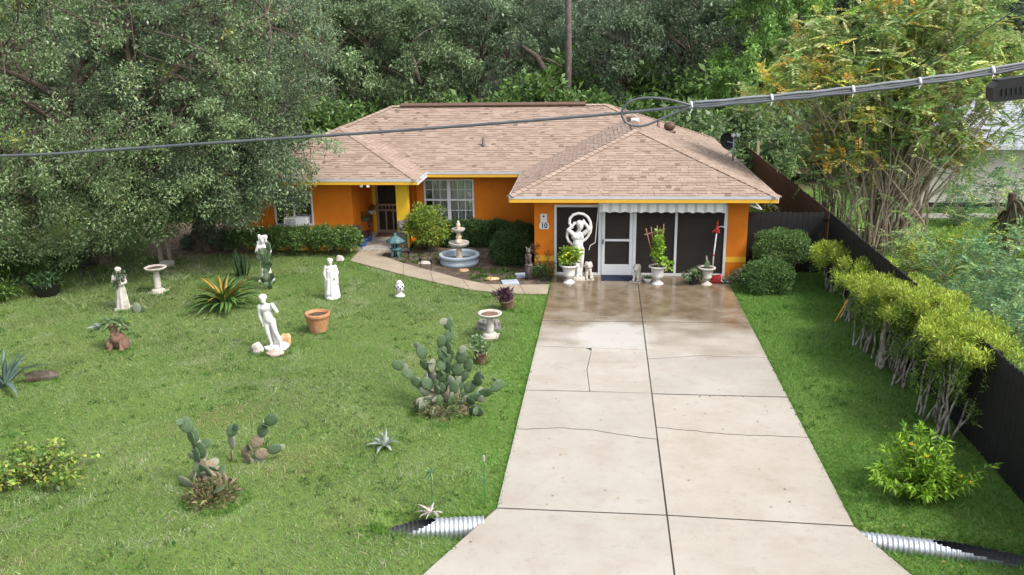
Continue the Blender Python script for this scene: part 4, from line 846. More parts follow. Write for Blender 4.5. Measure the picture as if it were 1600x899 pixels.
# ---------- rosette plants
def rosette(name, label, cat, loc, groups):
    t = thing(name, label, cat, loc)
    for me, n, z, tilt, s0, s1, r0 in groups:
        for i in range(n):
            a = 6.283*(i/n)+rng.normal()*.25; o = link('leaf', me, t, (r0*math.cos(a), r0*math.sin(a), z+rng.normal()*.01)); o.rotation_euler = (rng.normal()*.15, -R(tilt+rng.normal()*9), a); s = rng.uniform(s0, s1); o.scale = (s, s, s)
    return t
ag = [strip_mesh('leaf', M['agave'], .95, .13, 40, 70, 8, .5), strip_mesh('leaf', M['agave'], .95, .13, 55, 15, 8, .5)]
rosette('agave', 'large blue green agave with long arching leaves at lawn edge', 'agave', G(8, 606), [(ag[0], 9, .03, 8, .8, 1.15, .03), (ag[1], 6, .06, 14, .8, 1.1, .02)])
agp = [strip_mesh('leaf', M['agavepale'], .3, .085, 35, 60, 6, .5), strip_mesh('leaf', M['agavepale'], .3, .075, 60, 5, 6, .5)]
rosette('agave', 'small pale agave alone on the lawn', 'agave', G(600, 699), [(agp[0], 7, .02, 0, .8, 1.15, .015), (agp[1], 5, .03, 5, .7, 1.1, .01)])
br = [strip_mesh('leaf', M['brom'], 1.15, .15, 42, 85, 8, .3), strip_mesh('leaf', M['brom'], 1.0, .13, 60, 80, 8, .3), strip_mesh('leaf', M['bromy'], .95, .1, 58, 45, 8, .3)]
rosette('bromeliad', 'big bromeliad with orange yellow heart and green arching leaves', 'plant', G(352, 482), [(br[0], 30, .1, 0, .7, 1.05, .1), (br[1], 26, .22, 8, .7, 1.05, .1), (br[2], 24, .26, -4, .6, .95, .08)])
sm = strip_mesh('leaf', M['sans'], .8, .085, 84, 8, 6, .3)
rosette('snake_plant', 'dark upright snake plant behind the bromeliad', 'plant', G(379, 432), [(sm, 16, .0, 0, .7, 1.15, .14), (sm, 8, 0, 4, .6, 1.0, .06)])
p = G(66, 594); lg = thing('fallen_log', 'dark rotten log piece lying beside the large agave', 'log', p, .5)
part('wood', MB().tube([(-.3, 0, .09), (-.1, .02, .1), (.15, -.01, .09), (.32, .02, .07)], [.1, .12, .11, .07], 10), M['bark'], lg)
vn = thing('spreading_vine', 'sprawling bright green vine on the lawn near the street', 'vine', G(40, 752)); f = Fol(); mb = MB()
for i in range(46):
    a = rng.uniform(0, 6.28); L = rng.uniform(.4, 1.35); b = np.array((rng.normal()*.25, rng.normal()*.15, 0)); tip = b+np.array((math.cos(a)*L, math.sin(a)*L*.55, rng.uniform(.08, .55))); md = (b+tip)/2+np.array((0, 0, rng.uniform(.1, .3)))
    mb.tube([b, md, tip], [.008, .006, .003], 4); n = 34; u = rng.uniform(.15, 1, n)[:, None]; P = b*(1-u)**2+2*md*u*(1-u)+tip*u*u+rng.normal(size=(n, 3))*.03
    f.leaves(P, rng.normal(size=(n, 3)), rng.normal(size=(n, 3))*.4+np.array([[0, 0, 1]]), .085*np.exp(rng.normal(size=n)*.25), .06, np.array(PAL['vine'])[rng.integers(0, 4, n)]*np.exp(rng.normal(size=(n, 1))*.2), .1)
part('stem', mb, M['bark'], vn); part('foliage', f.mesh('foliage', M['leaf']), None, vn)
al_ = thing('allamanda_bush', 'bright green bush with yellow flowers beside the right lawn fence', 'bush', G(1440, 775)); f = Fol(); mb = MB(); fl_ = []
for i in range(60):
    a = rng.uniform(0, 6.28); el = rng.uniform(R(25), R(88)); L = rng.uniform(.5, 1.1); d = np.array((math.cos(a)*math.cos(el), math.sin(a)*math.cos(el), math.sin(el))); b = np.array((rng.normal()*.06, rng.normal()*.06, 0)); tip = b+d*L
    mb.tube([b, b+d*L*.5+np.array((0, 0, .03)), tip], [.009, .007, .004], 5); n = 60; u = rng.uniform(.15, 1, n)[:, None]; P = b+(tip-b)*u
    C = np.array(PAL['bright'])[rng.integers(0, 3, n)]*1.1*np.exp(rng.normal(size=(n, 1))*.15); q = nrm(rng.normal(size=(n, 3))); f.leaves(P, q*.9+d*.9, rng.normal(size=(n, 3))*.4+np.array([[0, 0, 1]]), .13*np.exp(rng.normal(size=n)*.2), .036, C, .15)
    if i % 11 == 0: fl_.append(tip)
part('stem', mb, M['bark'], al_); part('foliage', f.mesh('foliage', M['leaf']), None, al_)
M['petal'] = mat('yellow_petal', (.8, .5, .02), .6, .1, 5)
for p in fl_:
    mb = MB()
    for k in range(5):
        a = 6.283*k/5; mb.add([p, p+np.array((math.cos(a-.35)*.03, math.sin(a-.35)*.03, .03)), p+np.array((math.cos(a)*.05, math.sin(a)*.05, .035)), p+np.array((math.cos(a+.35)*.03, math.sin(a+.35)*.03, .03))], [(0, 1, 2, 3)])
    part('flower', mb, M['petal'], al_)

# ================================================================== statues
def human(mb, H, arms, legs, head=(0, -.01, .93), lean=(0, 0), hair=True, chest=1., hips=1., hair_long=False):
    """arms: [(shoulder, elbow, wrist)], legs: [(hip, knee, ankle, toe)] as fractions of H, y towards the viewer is negative"""
    V = lambda p: np.array(p, float)*H
    mb.caps(V((lean[0]*.5, 0, .54)), V((lean[0]*.7, 0, .63)), .092*H*hips, .088*H, 12); mb.ell(V((lean[0]*.5, .005, .52)), (.092*H*hips, .065*H, .06*H)); mb.ell(V((lean[0], -.005, .735)), (.112*H*chest, .072*H, .09*H)); mb.ell(V((lean[0], 0, .79)), (.115*H*chest, .05*H, .035*H))
    for s in (-1, 1): mb.ell(V((lean[0]+s*.045, -.045, .745)), (.045*H, .03*H, .035*H))
    hd = V(head); mb.caps(V((lean[0], 0, .80)), hd-V((0, 0, .05)), .036*H, .032*H); mb.ell(hd, (.056*H, .066*H, .075*H), 14, 10); mb.ell(hd+V((0, -.055, -.008)), (.010*H, .014*H, .018*H)); mb.ell(hd+V((0, -.045, -.045)), (.022*H, .018*H, .016*H))
    for s in (-1, 1): mb.ell(hd+V((s*.05, .005, -.005)), (.009*H, .014*H, .018*H)); mb.ell(hd+V((s*.02, -.052, .018)), (.014*H, .008*H, .006*H))
    if hair:
        for k in range(16): a = k*2.4; z = .02+.05*(k/16); q = .058*math.sqrt(max(.05, 1-(z/.08)**2)); mb.ell(hd+V((q*1.1*math.cos(a), .014+q*1.1*math.sin(a), z)), .024*H, 8, 6)
    if hair_long: mb.ell(hd+V((0, .03, -.02)), (.06*H, .05*H, .08*H))
    for sh, el, wr in arms:
        sh, el, wr = V(sh), V(el), V(wr); mb.ell(sh, .042*H); mb.caps(sh, el, .042*H, .034*H); mb.caps(el, wr, .035*H, .023*H); d = unit(wr-el); mb.ell(wr+d*.03*H, (.022*H, .016*H, .03*H)); x = unit(np.cross(d, (0, 1, .2)))
        for k in range(4): mb.caps(wr+d*.045*H+x*(k-1.5)*.011*H, wr+d*(.078-.006*abs(k-1.3))*H+x*(k-1.5)*.012*H+np.array((0, -.008*H, 0)), .0075*H, .006*H, 6)
        mb.caps(wr+d*.015*H+x*.02*H, wr+d*.05*H+x*.033*H, .008*H, .006*H, 6)
    for hp_, kn, an, to in legs:
        hp_, kn, an, to = V(hp_), V(kn), V(an), V(to); mb.caps(hp_, kn, .066*H, .042*H, 12); mb.caps(kn, an, .042*H, .024*H, 12); mb.ell(kn+(an-kn)*.3+V((0, .012, 0)), (.04*H, .04*H, .075*H)); mb.caps(an-V((0, -.01, .008)), to, .026*H, .018*H)
def rock(name, label, px, py, r, m, seed, rz=0, group=None):
    mb = MB().ell((0, 0, r[2]*.55), r, 14, 9, nz=.07, seed=seed); return single(name, mb, m, label, 'rock', G(px, py), rz, group)
# 1 young man statue
p = G(430, 548); t = thing('statue', 'white nude male statue leaning amid rocks with one hand raised', 'statue', p); mb = MB()
human(mb, 1.25, [((-.12, 0, .79), (-.15, 0, .63), (-.12, -.03, .49)), ((.12, 0, .79), (.19, -.02, .66), (.15, -.05, .76))], [((-.055, 0, .5), (-.06, -.02, .28), (-.05, .01, .06), (-.06, -.06, .03)), ((.055, 0, .5), (.085, -.03, .28), (.12, .01, .06), (.14, -.06, .03))], head=(-.02, -.015, .925))
me = sculpt(mb, 'figure', M['statue'], .0095, 2); o = part('figure', me, None, t, loc=(0, 0, .1)); o.rotation_euler = (0, -R(7), 0)
st_ = MB().caps((.02, .12, .05), (-.01, .06, .5), .09, .05).ell((.08, .08, .12), (.1, .08, .12)); o = part('tree_stump', sculpt(st_, 'tree_stump', M['statue'], .014), None, t, loc=(0, 0, .1)); o.rotation_euler = (0, -R(7), 0)
part('base', sculpt(MB().ell((.02, 0, .06), (.27, .2, .08), nz=.05, seed=3).ell((.2, .05, .1), (.13, .1, .1)), 'base', M['statue'], .016), None, t)
rock('rock', 'grey white upright rock at the foot of the leaning statue', 403, 552, (.13, .12, .17), M['rockpale'], 11, .3); rock('rock', 'pinkish flat rock in front of the leaning statue', 430, 556, (.19, .13, .10), M['rockpink'], 12); rock('rock', 'orange tan rock beside the leaning statue', 447, 540, (.14, .12, .2), M['rockorange'], 13); rock('rock', 'small dark grey rock beside the upright white rock', 396, 553, (.07, .06, .12), M['carve'], 14)
rock('rock', 'small white stone figure shard by the walkway start', 531, 409, (.14, .1, .13), M['rockpale'], 15); rock('rock', 'orange slab stone lying in the fountain bed near the walkway', 768, 438, (.22, .14, .06), M['rockorange'], 16, .2); rock('rock', 'flat tan stone in the fountain bed', 725, 424, (.16, .12, .05), M['rockorange'], 17); rock('rock', 'pale stone lying on the bed left of the fountain', 664, 413, (.2, .14, .06), M['rockpale'], 18)
# 2 robed figure
def robe(mb, H, rad, folds=9, amp=.1, ztop=.6, off=(0, 0)):
    k = 12; prof = []
    n = 36; v = []
    for i in range(k+1):
        u = i/k; z = ztop*H*(1-u); r = rad[0]+(rad[1]-rad[0])*u
        for j in range(n):
            a = 6.283*j/n; q = r*H*(1+amp*(.3+.7*u)*math.sin(folds*a+u*1.2)+.04*math.sin(3*a)); v.append((off[0]*H*(1-u)+q*math.cos(a), off[1]+q*.8*math.sin(a), z))
    f = [(i*n+j, (i+1)*n+j, (i+1)*n+(j+1) % n, i*n+(j+1) % n) for i in range(k) for j in range(n)]+[tuple(range(n)), tuple(range((k+1)*n-1, k*n-1, -1))]
    mb.add(v, f)
p = G(520, 467); t = thing('statue', 'white robed statue standing alone on the open lawn', 'statue', p, .15); mb = MB()
human(mb, 1.08, [((-.12, 0, .78), (-.165, -.01, .62), (-.13, -.06, .5)), ((.12, 0, .78), (.17, 0, .62), (.12, -.07, .54))], [], head=(0, -.02, .925), hair_long=True); robe(mb, 1.08, (.125, .185), 8, .12, .7)
mb.caps((-.13, 0, .85), (.1, -.09, .56), .035, .05).caps((.13, 0, .85), (.14, -.02, .4), .05, .06).caps((-.13, -.02, .66), (-.15, -.02, .3), .05, .045).caps((-.06, -.1, .5), (-.1, -.12, .12), .045, .06)
part('figure', sculpt(mb, 'figure', M['statue'], .010, 2), None, t, loc=(0, 0, .06)); part('base', MB().lathe([(.2, 0), (.2, .05), (.18, .09)], 20), M['statue'], t, True)
# 3 tall statue behind cactus
p = G(417, 441); t = thing('statue', 'tall white statue half hidden by a slender cactus', 'statue', p); mb = MB()
human(mb, 1.32, [((-.12, 0, .78), (-.16, -.03, .66), (-.1, -.05, .84)), ((.12, 0, .78), (.15, -.02, .66), (.1, -.04, .88))], [], head=(.0, -.01, .915), hair_long=True); robe(mb, 1.32, (.085, .13), 9, .12, .64); mb.caps((.02, 0, 1.28), (.09, -.02, 1.3), .08, .07).caps((-.07, 0, 1.1), (-.1, 0, 1.33), .045, .05)
part('figure', sculpt(mb, 'figure', M['statue'], .011, 2), None, t, loc=(0, 0, .06)); part('base', MB().box(-.19, .19, -.17, .17, 0, .08), M['statue'], t)
# 4 statue under the oak
p = G(193, 484); t = thing('statue', 'weathered white statue with vine on its head under the oak', 'statue', p, .2); mb = MB()
human(mb, 1.12, [((-.12, 0, .78), (-.14, -.04, .66), (-.03, -.09, .74)), ((.12, 0, .78), (.15, -.03, .63), (.06, -.09, .6))], [], head=(0, -.01, .92), hair_long=True); robe(mb, 1.12, (.09, .15), 8, .14, .64); part('figure', sculpt(mb, 'figure', M['oldplaster'], .011, 2), None, t, loc=(0, 0, .05)); part('base', MB().box(-.17, .2, -.16, .16, 0, .07), M['oldplaster'], t)
f = Fol(); [f.clump((rng.normal()*.1, -.08+rng.normal()*.06, 1.02-.3*rng.uniform()), .1, 40, .07, .03, [(.05, .09, .04), (.1, .13, .08)]) for _ in range(7)]; part('vine', f.mesh('vine', M['leaf']), None, t)
pq = G(214, 489); t = thing('cactus', 'single rounded cactus pad next to the vine topped statue', 'cactus', pq); add_pad(t, (0, 0, -.02), (.05, 0, 1), (0, -1, 0), .3, 2); add_pad(t, (.08, .02, .0), (.6, 0, 1), (.2, -1, 0), .2, 0)
# 5 veiled dancer by the garage
p = G(903, 438); t = thing('statue', 'tall white woman statue holding a veil loop by the garage screen', 'statue', p); mb = MB(); H_ = 1.62
human(mb, H_, [((-.105, 0, .80), (-.175, -.02, .86), (-.09, -.02, .95)), ((.105, 0, .80), (.19, -.02, .88), (.12, -.02, .985))], [((-.045, 0, .5), (-.02, -.05, .28), (0, .01, .06), (-.02, -.06, .03)), ((.05, 0, .5), (.06, -.02, .28), (.05, .02, .06), (.06, -.06, .03))], head=(.035, -.015, .945), lean=(-.01, 0), hair_long=True, hips=1.06)
veil = [(-.10, .93), (-.155, 1.0), (-.15, 1.09), (-.09, 1.16), (.0, 1.19), (.09, 1.175), (.165, 1.12), (.21, 1.03), (.225, .93), (.21, .84), (.17, .76), (.12, .70), (.06, .66)]
vp = [(x*H_, .02, z*H_*.97) for x, z in veil]
for a, b in zip(vp[:-1], vp[1:]): mb.caps(a, b, .042, .042, 8)
vp = [(x*H_, .015, z*H_*.97) for x, z in [(-.13, .93), (-.19, .84), (-.20, .75), (-.17, .67), (-.11, .62)]]
for a, b in zip(vp[:-1], vp[1:]): mb.caps(a, b, .04, .036, 8)
robe(mb, H_, (.075, .085), 7, .14, .56, (0, .03)); mb.caps((-.09, -.05, 1.0), (.05, -.12, .75), .06, .05).caps((.08, -.03, 1.0), (-.04, -.13, .45), .05, .045)
part('figure', sculpt(mb, 'figure', M['statue'], .0125, 2), None, t, loc=(0, 0, .1)); part('base', MB().lathe([(.22, 0), (.24, .04), (.21, .1), (.17, .13)], 18), M['oldplaster'], t, True)
# 6 lions
def lion():
    mb = MB(); mb.ell((0, .04, .16), (.1, .14, .11)).caps((0, .03, .17), (0, -.05, .3), .1, .085)
    mb.ell((0, -.07, .4), (.105, .09, .11)); mb.ell((0, -.12, .41), (.065, .07, .07)); mb.ell((0, -.185, .385), (.038, .035, .03)); mb.ell((0, -.17, .355), (.03, .03, .018))
    for s in (-1, 1):
        mb.caps((s*.055, -.09, .27), (s*.06, -.13, .07), .042, .034); mb.ell((s*.06, -.165, .055), (.035, .05, .025)); mb.ell((s*.095, .02, .11), (.05, .1, .075)); mb.ell((s*.1, -.06, .055), (.035, .06, .025)); mb.ell((s*.07, -.04, .5), (.024, .018, .028))
        for k in range(5): a = R(20+k*35); mb.ell((s*.1*math.sin(a), -.06+.02*(k % 2), .4+.1*math.cos(a)), .034, 8, 6)
    mb.caps((.1, .15, .08), (.13, .02, .06), .018, .02); return sculpt(mb, 'figure', M['oldplaster'], .011, 2)
ml = lion(); mp = MB().box(-.16, .16, -.22, .22, 0, .05).mesh('plinth', M['oldplaster'])
for (px, py, rz, lab) in [(919, 437, .1, 'seated white lion ornament beside the veiled statue'), (996, 441, -.45, 'seated white lion ornament right of the screen door')]:
    t = thing('lion_statue', lab, 'statue', G(px, py), rz, 'lion ornaments at the garage'); part('figure', ml, None, t, loc=(0, 0, .03)); part('plinth', mp, None, t)
# 7 painted urn ornament on the lawn
t = thing('ceramic_ornament', 'small white and blue ceramic jar ornament on the lawn', 'ornament', G(625, 464))
part('foot', MB().lathe([(.14, 0), (.15, .03), (.13, .06), (.06, .1), (.055, .14)], 20), M['statue'], t, True); part('jar', MB().lathe([(.055, .14), (.11, .19), (.135, .27), (.12, .35), (.08, .4), (.09, .41), (.07, .43), (.035, .47), (0, .48)], 22), M['statue'], t, True)
for k in range(7): a = -1.6+(k-3)*.45; part('painted_flower', MB().ell((.128*math.cos(a), .128*math.sin(a), .27+.05*(k % 2)), (.022, .022, .03), 8, 6), M['ink'], t, True)
# 8 carved figures
def gargoyle(name, label, loc, h, m, rz=0):
    t = thing(name, label, 'statue', loc, rz); mb = MB(); s = h/.95
    mb.caps((0, 0, .3*s), (0, 0, .55*s), .12*s, .11*s); mb.ell((0, -.02, .74*s), (.12*s, .11*s, .13*s)); mb.ell((0, -.12*s, .70*s), (.07*s, .06*s, .05*s)); mb.ell((0, -.1*s, .55*s), (.085*s, .05*s, .06*s))
    for k in (-1, 1): mb.caps((k*.07*s, 0, .82*s), (k*.12*s, .0, .93*s), .04*s, .015*s).caps((k*.12*s, 0, .52*s), (k*.1*s, -.1*s, .38*s), .045*s, .035*s).caps((k*.08*s, 0, .3*s), (k*.09*s, -.02, .06*s), .06*s, .06*s); mb.ell((k*.045*s, -.1*s, .77*s), .025*s)
    part('figure', sculpt(mb, 'figure', m, .012, 1), None, t); part('base', MB().lathe([(.2*s, 0), (.2*s, .06*s), (.16*s, .08*s)], 16), m, t, True); return t
gargoyle('carved_statue', 'grey carved bear like statue beside the yellow porch pillar', G(630, 391), 1.12, M['carve'], -.1)
t = gargoyle('carved_statue', 'dark carved post figure at the garage corner', (G(826, 437)[0], G(826, 437)[1], .42), .58, M['darkcarve']); part('post', MB().lathe([(.11, -.42), (.1, -.2), (.12, 0), (.09, .02)], 12), M['darkcarve'], t, True)
# 9 pagoda lantern
t = thing('stone_lantern', 'teal glazed pagoda lantern beside the walkway', 'lantern', G(619, 402)); fn6 = lambda a, i: 1+.07*math.cos(6*a)
lb = MB()
for k in range(4): a = R(45+90*k); lb.caps((.16*math.cos(a), .16*math.sin(a), .03), (.1*math.cos(a), .1*math.sin(a), .24), .05, .045, 8)
part('legs', lb, M['teal'], t, True); part('tray', MB().lathe([(.12, .22), (.19, .26), (.19, .3), (.12, .33)], 24, fn=fn6), M['teal'], t, True); cg = MB()
for k in range(6): a = R(60*k+30); cg.box(.115*math.cos(a)-.022, .115*math.cos(a)+.022, .115*math.sin(a)-.022, .115*math.sin(a)+.022, .32, .5)
part('light_box', cg, M['teal'], t); part('light_core', MB().lathe([(.08, .32), (.08, .5)], 12), M['dark'], t); part('cap', MB().lathe([(.1, .49), (.29, .5), (.3, .54), (.18, .63), (.08, .69), (.04, .71), (.055, .75), (.03, .8), (0, .81)], 24, fn=fn6), M['teal'], t, True)
# 10 fountain
t = thing('fountain', 'tiered stone fountain with round blue grey basin in the bed', 'fountain', (-5.5, 1.3, 0)); part('basin', MB().lathe([(.56, 0), (.60, .02), (.60, .1), (.57, .13), (.57, .2), (.63, .24), (.64, .3), (.60, .33), (.53, .31), (.50, .26), (.50, .1), (0, .1)], 48), M['bluegrey'], t, True)
part('water', MB().lathe([(.5, .125-.008), (.5, .125)], 40), M['water'], t); sc8 = lambda a, i: 1+.05*abs(math.cos(7*a)) if 2 <= i <= 8 else 1
part('pedestal', MB().lathe([(.15, .1), (.15, .16), (.1, .2), (.09, .3), (.11, .38), (.08, .44), (.09, .5)], 24), M['tanstone'], t, True); part('bowl', MB().lathe([(.08, .5), (.14, .52), (.24, .56), (.30, .62), (.315, .67), (.30, .70), (.27, .69), (.2, .65), (.0, .64)], 42, fn=sc8), M['cast'], t, True)
part('stem', MB().lathe([(.1, .64), (.12, .7), (.1, .76), (.07, .8), (.1, .86), (.06, .92), (.07, .98)], 22), M['tanstone'], t, True); part('bowl', MB().lathe([(.06, .98), (.1, 1.0), (.16, 1.03), (.195, 1.08), (.2, 1.11), (.19, 1.13), (.16, 1.12), (.1, 1.1), (0, 1.09)], 36, fn=sc8), M['cast'], t, True)
part('finial', MB().lathe([(.07, 1.09), (.08, 1.13), (.05, 1.18), (.075, 1.23), (.06, 1.28), (.03, 1.31), (.045, 1.34), (0, 1.38)], 18), M['tanstone'], t, True)
# 11 bird baths
def birdbath(label, loc, h, r, m, scal=False):
    t = thing('bird_bath', label, 'bird bath', loc); part('base', MB().box(-r*.72, r*.72, -r*.72, r*.72, 0, .05).lathe([(r*.66, .05), (r*.6, .1), (r*.4, .14)], 20), m, t); part('column', MB().lathe([(r*.42, .1), (r*.3, .2), (r*.34, .3), (r*.26, h*.75), (r*.3, h-.14), (r*.45, h-.1)], 20), m, t, True)
    part('bowl', MB().lathe([(r*.4, h-.12), (r*.75, h-.08), (r, h-.02), (r*1.02, h), (r*.93, h+.01), (r*.75, h-.03), (0, h-.06)], 36, fn=(lambda a, i: 1+.035*abs(math.cos(9*a))) if scal else None), m, t, True); part('water', MB().lathe([(r*.74, h-.028-.008), (r*.74, h-.028)], 24), M['rust'] if scal else M['soil'], t)
birdbath('pale bird bath with plain bowl in the shade of the oak', G(248, 458), .76, .30, M['oldplaster']); birdbath('scalloped bird bath with leaf stained bowl near the driveway', G(766, 528), .62, .28, M['oldplaster'], True)
rock('rock', 'dark mossy stone behind the scalloped bird bath', 764, 516, (.32, .12, .2), M['carve'], 21)
# 12 toad planter
p = G(186, 546); t = thing('frog_planter', 'brown clay frog shaped planter on the lawn', 'planter', p, .1); mb = MB(); mb.ell((0, .03, .17), (.19, .17, .17)).ell((0, -.1, .22), (.13, .11, .09)).caps((-.02, .05, .2), (-.08, .02, .4), .12, .1)
for s in (-1, 1): mb.ell((s*.19, -.02, .1), (.1, .15, .11)).ell((s*.07, -.13, .31), .035).caps((s*.1, -.1, .16), (s*.13, -.17, .03), .045, .04).ell((s*.15, -.2, .03), (.06, .06, .03))
part('body', sculpt(mb, 'body', M['rust'], .013, 2), None, t).scale = (.95, .95, 1.3); f = Fol(); f.clump((-.02, .08, .6), (.3, .18, .12), 260, .13, .045, PAL['light']+PAL['yg'][:1], up=.3); part('foliage', f.mesh('foliage', M['leaf']), None, t)
rosette('small_agave', 'small spiky green agave behind the frog planter', 'agave', G(157, 515), [(agp[0], 8, .02, 10, .7, 1.2, .02)])
# 13 terracotta pots
def pot(name, label, loc, r, h, m, plant=None, weave=False, rz=0, cat='pot', tilt=None):
    t = thing(name, label, cat, loc, rz); fnw = (lambda a, i: 1+.018*math.sin(14*a+i*.9)) if weave else None; k = 12
    body = [(r*.62, 0)]+[(r*(.66+.28*i/k), h*.78*i/k+.01) for i in range(k+1)]
    part('body', MB().lathe(body+[(r*.9, h*.8)], 42, fn=fnw), m, t, True); part('rim', MB().lathe([(r*.93, h*.78), (r*1.0, h*.8), (r*1.02, h*.97), (r*.98, h), (r*.88, h), (r*.86, h*.82)], 36), m, t, True); part('soil', MB().lathe([(r*.88, h*.86-.008), (r*.88, h*.86)], 24), M['soil'], t)
    if plant: plant(t)
    if tilt: t.rotation_euler = tilt
    return t
pot('flower_pot', 'large empty terracotta pot with woven pattern on the lawn', G(498, 519), .30, .50, M['terracotta'], weave=True)
def bunch(c, r, n, L, W, pal, m='leaf', k=1, up=.3):
    def go(t):
        f = Fol(); [f.clump(np.array(c)+rng.normal(size=3)*np.array(r)*(.5 if k > 1 else 0), np.array(r)/(1 if k == 1 else 1.5), n//k, L, W, pal, up=up) for _ in range(k)]; part('foliage', f.mesh('foliage', M[m]), None, t)
    return go
pot('flower_pot', 'pinkish clay pot of purple foliage tipped on the lawn edge', G(794, 483), .2, .3, M['rust'], bunch((0, 0, .4), (.24, .2, .18), 420, .11, .03, PAL['purple'], k=6, up=.6), tilt=(R(10), R(-8), 0))
pot('flower_pot', 'brown pot with grey green bushy plant near the large cactus', G(752, 568), .15, .28, M['rust'], bunch((0, 0, .42), (.22, .2, .16), 520, .07, .03, PAL['varieg'], k=6))
pot('nursery_pot', 'black nursery pot with small plants by the garage screen', G(1082, 446), .15, .28, M['black'], bunch((.02, 0, .4), (.2, .16, .15), 320, .1, .04, PAL['varieg']+PAL['dk'][:1], k=5))
shrub('low_shrub', 'leggy green plant between black pot and small urn', G(1092, 440), (.17, .14), .5, 300, .09, .03, PAL['box'], ncl=8, clr=.12)
# 14 urns
def urn(label, loc, s, m, extra):
    t = thing('urn_planter', label, 'urn', loc); fl = lambda a, i: 1+.02*math.cos(20*a)
    part('foot', MB().lathe([(.17*s, 0), (.18*s, .03*s), (.15*s, .06*s), (.07*s, .12*s), (.06*s, .18*s)], 24), m, t, True); part('bowl', MB().lathe([(.06*s, .18*s), (.13*s, .21*s), (.16*s, .27*s), (.15*s, .29*s), (.18*s, .45*s), (.2*s, .5*s)], 40, fn=fl), m, t, True)
    part('rim', MB().lathe([(.19*s, .49*s), (.25*s, .51*s), (.265*s, .54*s), (.25*s, .56*s), (.2*s, .56*s), (.18*s, .5*s)], 30), m, t, True); part('soil', MB().lathe([(.2*s, .53*s-.008), (.2*s, .53*s)], 20), M['soil'], t); extra(t); return t
def u1(t):
    f = Fol(); [f.clump((rng.normal()*.14, rng.normal()*.12, .82+rng.normal()*.12), .16, 60, .1, .06, PAL['bright']+PAL['yg'][:2]) for _ in range(11)]; part('foliage', f.mesh('foliage', M['leaf']), None, t); part('stem', MB().tube([(0, 0, .5), (.02, 0, .8)], .012, 5).tube([(.03, 0, .5), (.1, .02, .85)], .009, 5), M['bark'], t)
    for x in (-.17, -.08, .05): part('stake', MB().tube([(x*.4, .02, .5), (x, .03, 1.14+rng.normal()*.04)], .012, 5), M['trellis'], t)
    for _ in range(6): part('flower', MB().ell((rng.normal()*.13, -.18+rng.normal()*.03, .82+rng.normal()*.1), .028, 8, 6), M['petal'], t, True)
urn('white urn with yellow flowering plant left of the veiled statue', G(889, 443), 1.0, M['statue'], u1)
def u2(t):
    for a, b in [((-.08, .05, .55), (-.36, .05, 1.62)), ((-.04, .05, .55), (-.22, .05, 1.66)), ((.02, .05, .55), (-.05, .05, 1.7)), ((.08, .05, .55), (.13, .05, 1.74)), ((-.4, .035, 1.44), (.17, .035, 1.60)), ((-.22, .035, 1.0), (.12, .035, 1.06))]: part('lattice_slat', MB().bar(a, b, .028, .012, (0, 1, 0)), M['trellis'], t)
    f = Fol(); [f.clump((rng.normal()*.15*(1.3-z), rng.normal()*.1, z), .14, 46, .085, .055, PAL['bright']+PAL['yg'][:1]) for z in list(rng.uniform(.6, 1.15, 17))+list(rng.uniform(1.1, 1.6, 6))]; part('foliage', f.mesh('foliage', M['leaf']), None, t); part('stem', MB().tube([(0, 0, .5), (.04, 0, 1.0), (.02, 0, 1.55)], [.014, .01, .005], 5), M['bark'], t)
urn('white urn with climbing vine on a wooden lattice', G(1027, 445), 1.0, M['statue'], u2)
def u3(t):
    t_ = add_pad(t, (0, 0, .5), (.05, 0, 1), (.4, -1, 0), .22, 0); add_pad(t, (0, 0, .68), (-.15, 0, 1), (1, -.4, 0), .18, 2)
urn('grey white urn holding a single upright cactus', G(1103, 446), .95, M['oldplaster'], u3)
t = thing('bowl_planter', 'small white bowl planter between lion and lattice urn', 'planter', G(1012, 443)); part('bowl', MB().lathe([(.06, 0), (.07, .02), (.12, .1), (.14, .16), (.12, .16), (.1, .1), (0, .09)], 22), M['statue'], t, True); f = Fol(); f.clump((0, 0, .19), (.1, .1, .05), 70, .06, .03, PAL['light']); part('foliage', f.mesh('foliage', M['leaf']), None, t)
# 17 pole ornament + things on the slab
t = thing('garden_pole', 'white pole topped with a red ornament beside the garage post', 'pole', G(1112, 436)); part('pole', MB().tube([(0, 0, 0), (.02, 0, .7), (.07, 0, 1.35)], .02, 8), M['white'], t, True); part('joint', MB().lathe([(.026, .68), (.026, .74)], 10, c=(.02, 0, 0)), M['red'], t)
rd = MB().ell((.08, 0, 1.46), (.055, .05, .13)).ell((.085, 0, 1.63), .04).caps((.03, 0, 1.45), (-.05, 0, 1.38), .03, .02).caps((.09, 0, 1.66), (.09, 0, 1.76), .02, .006).caps((.12, 0, 1.45), (.15, 0, 1.36), .03, .02); part('ornament', sculpt(rd, 'ornament', M['red'], .012, 1), None, t); part('hook', MB().tube([(.1, 0, 1.52), (.2, 0, 1.55), (.3, -.0, 1.51), (.36, .02, 1.5)], .012, 6), M['white'], t)
t = thing('bucket', 'red plastic bucket lying on its side beside the urn on the slab', 'bucket', G(1117, 444)); bk = MB().lathe([(.0, 0), (.1, 0), (.14, .26), (.15, .27), (.135, .27), (.1, .03), (0, .02)], 24); bk.v = [(z-.12, y, x+.14) for x, y, z in bk.v]; part('body', bk, M['red'], t, True); part('handle', MB().tube([(.14, -.14, .15), (.2, -.16, .1), (.22, 0, .02), (.2, .16, .1), (.14, .14, .15)], .008, 6), M['white'], t)
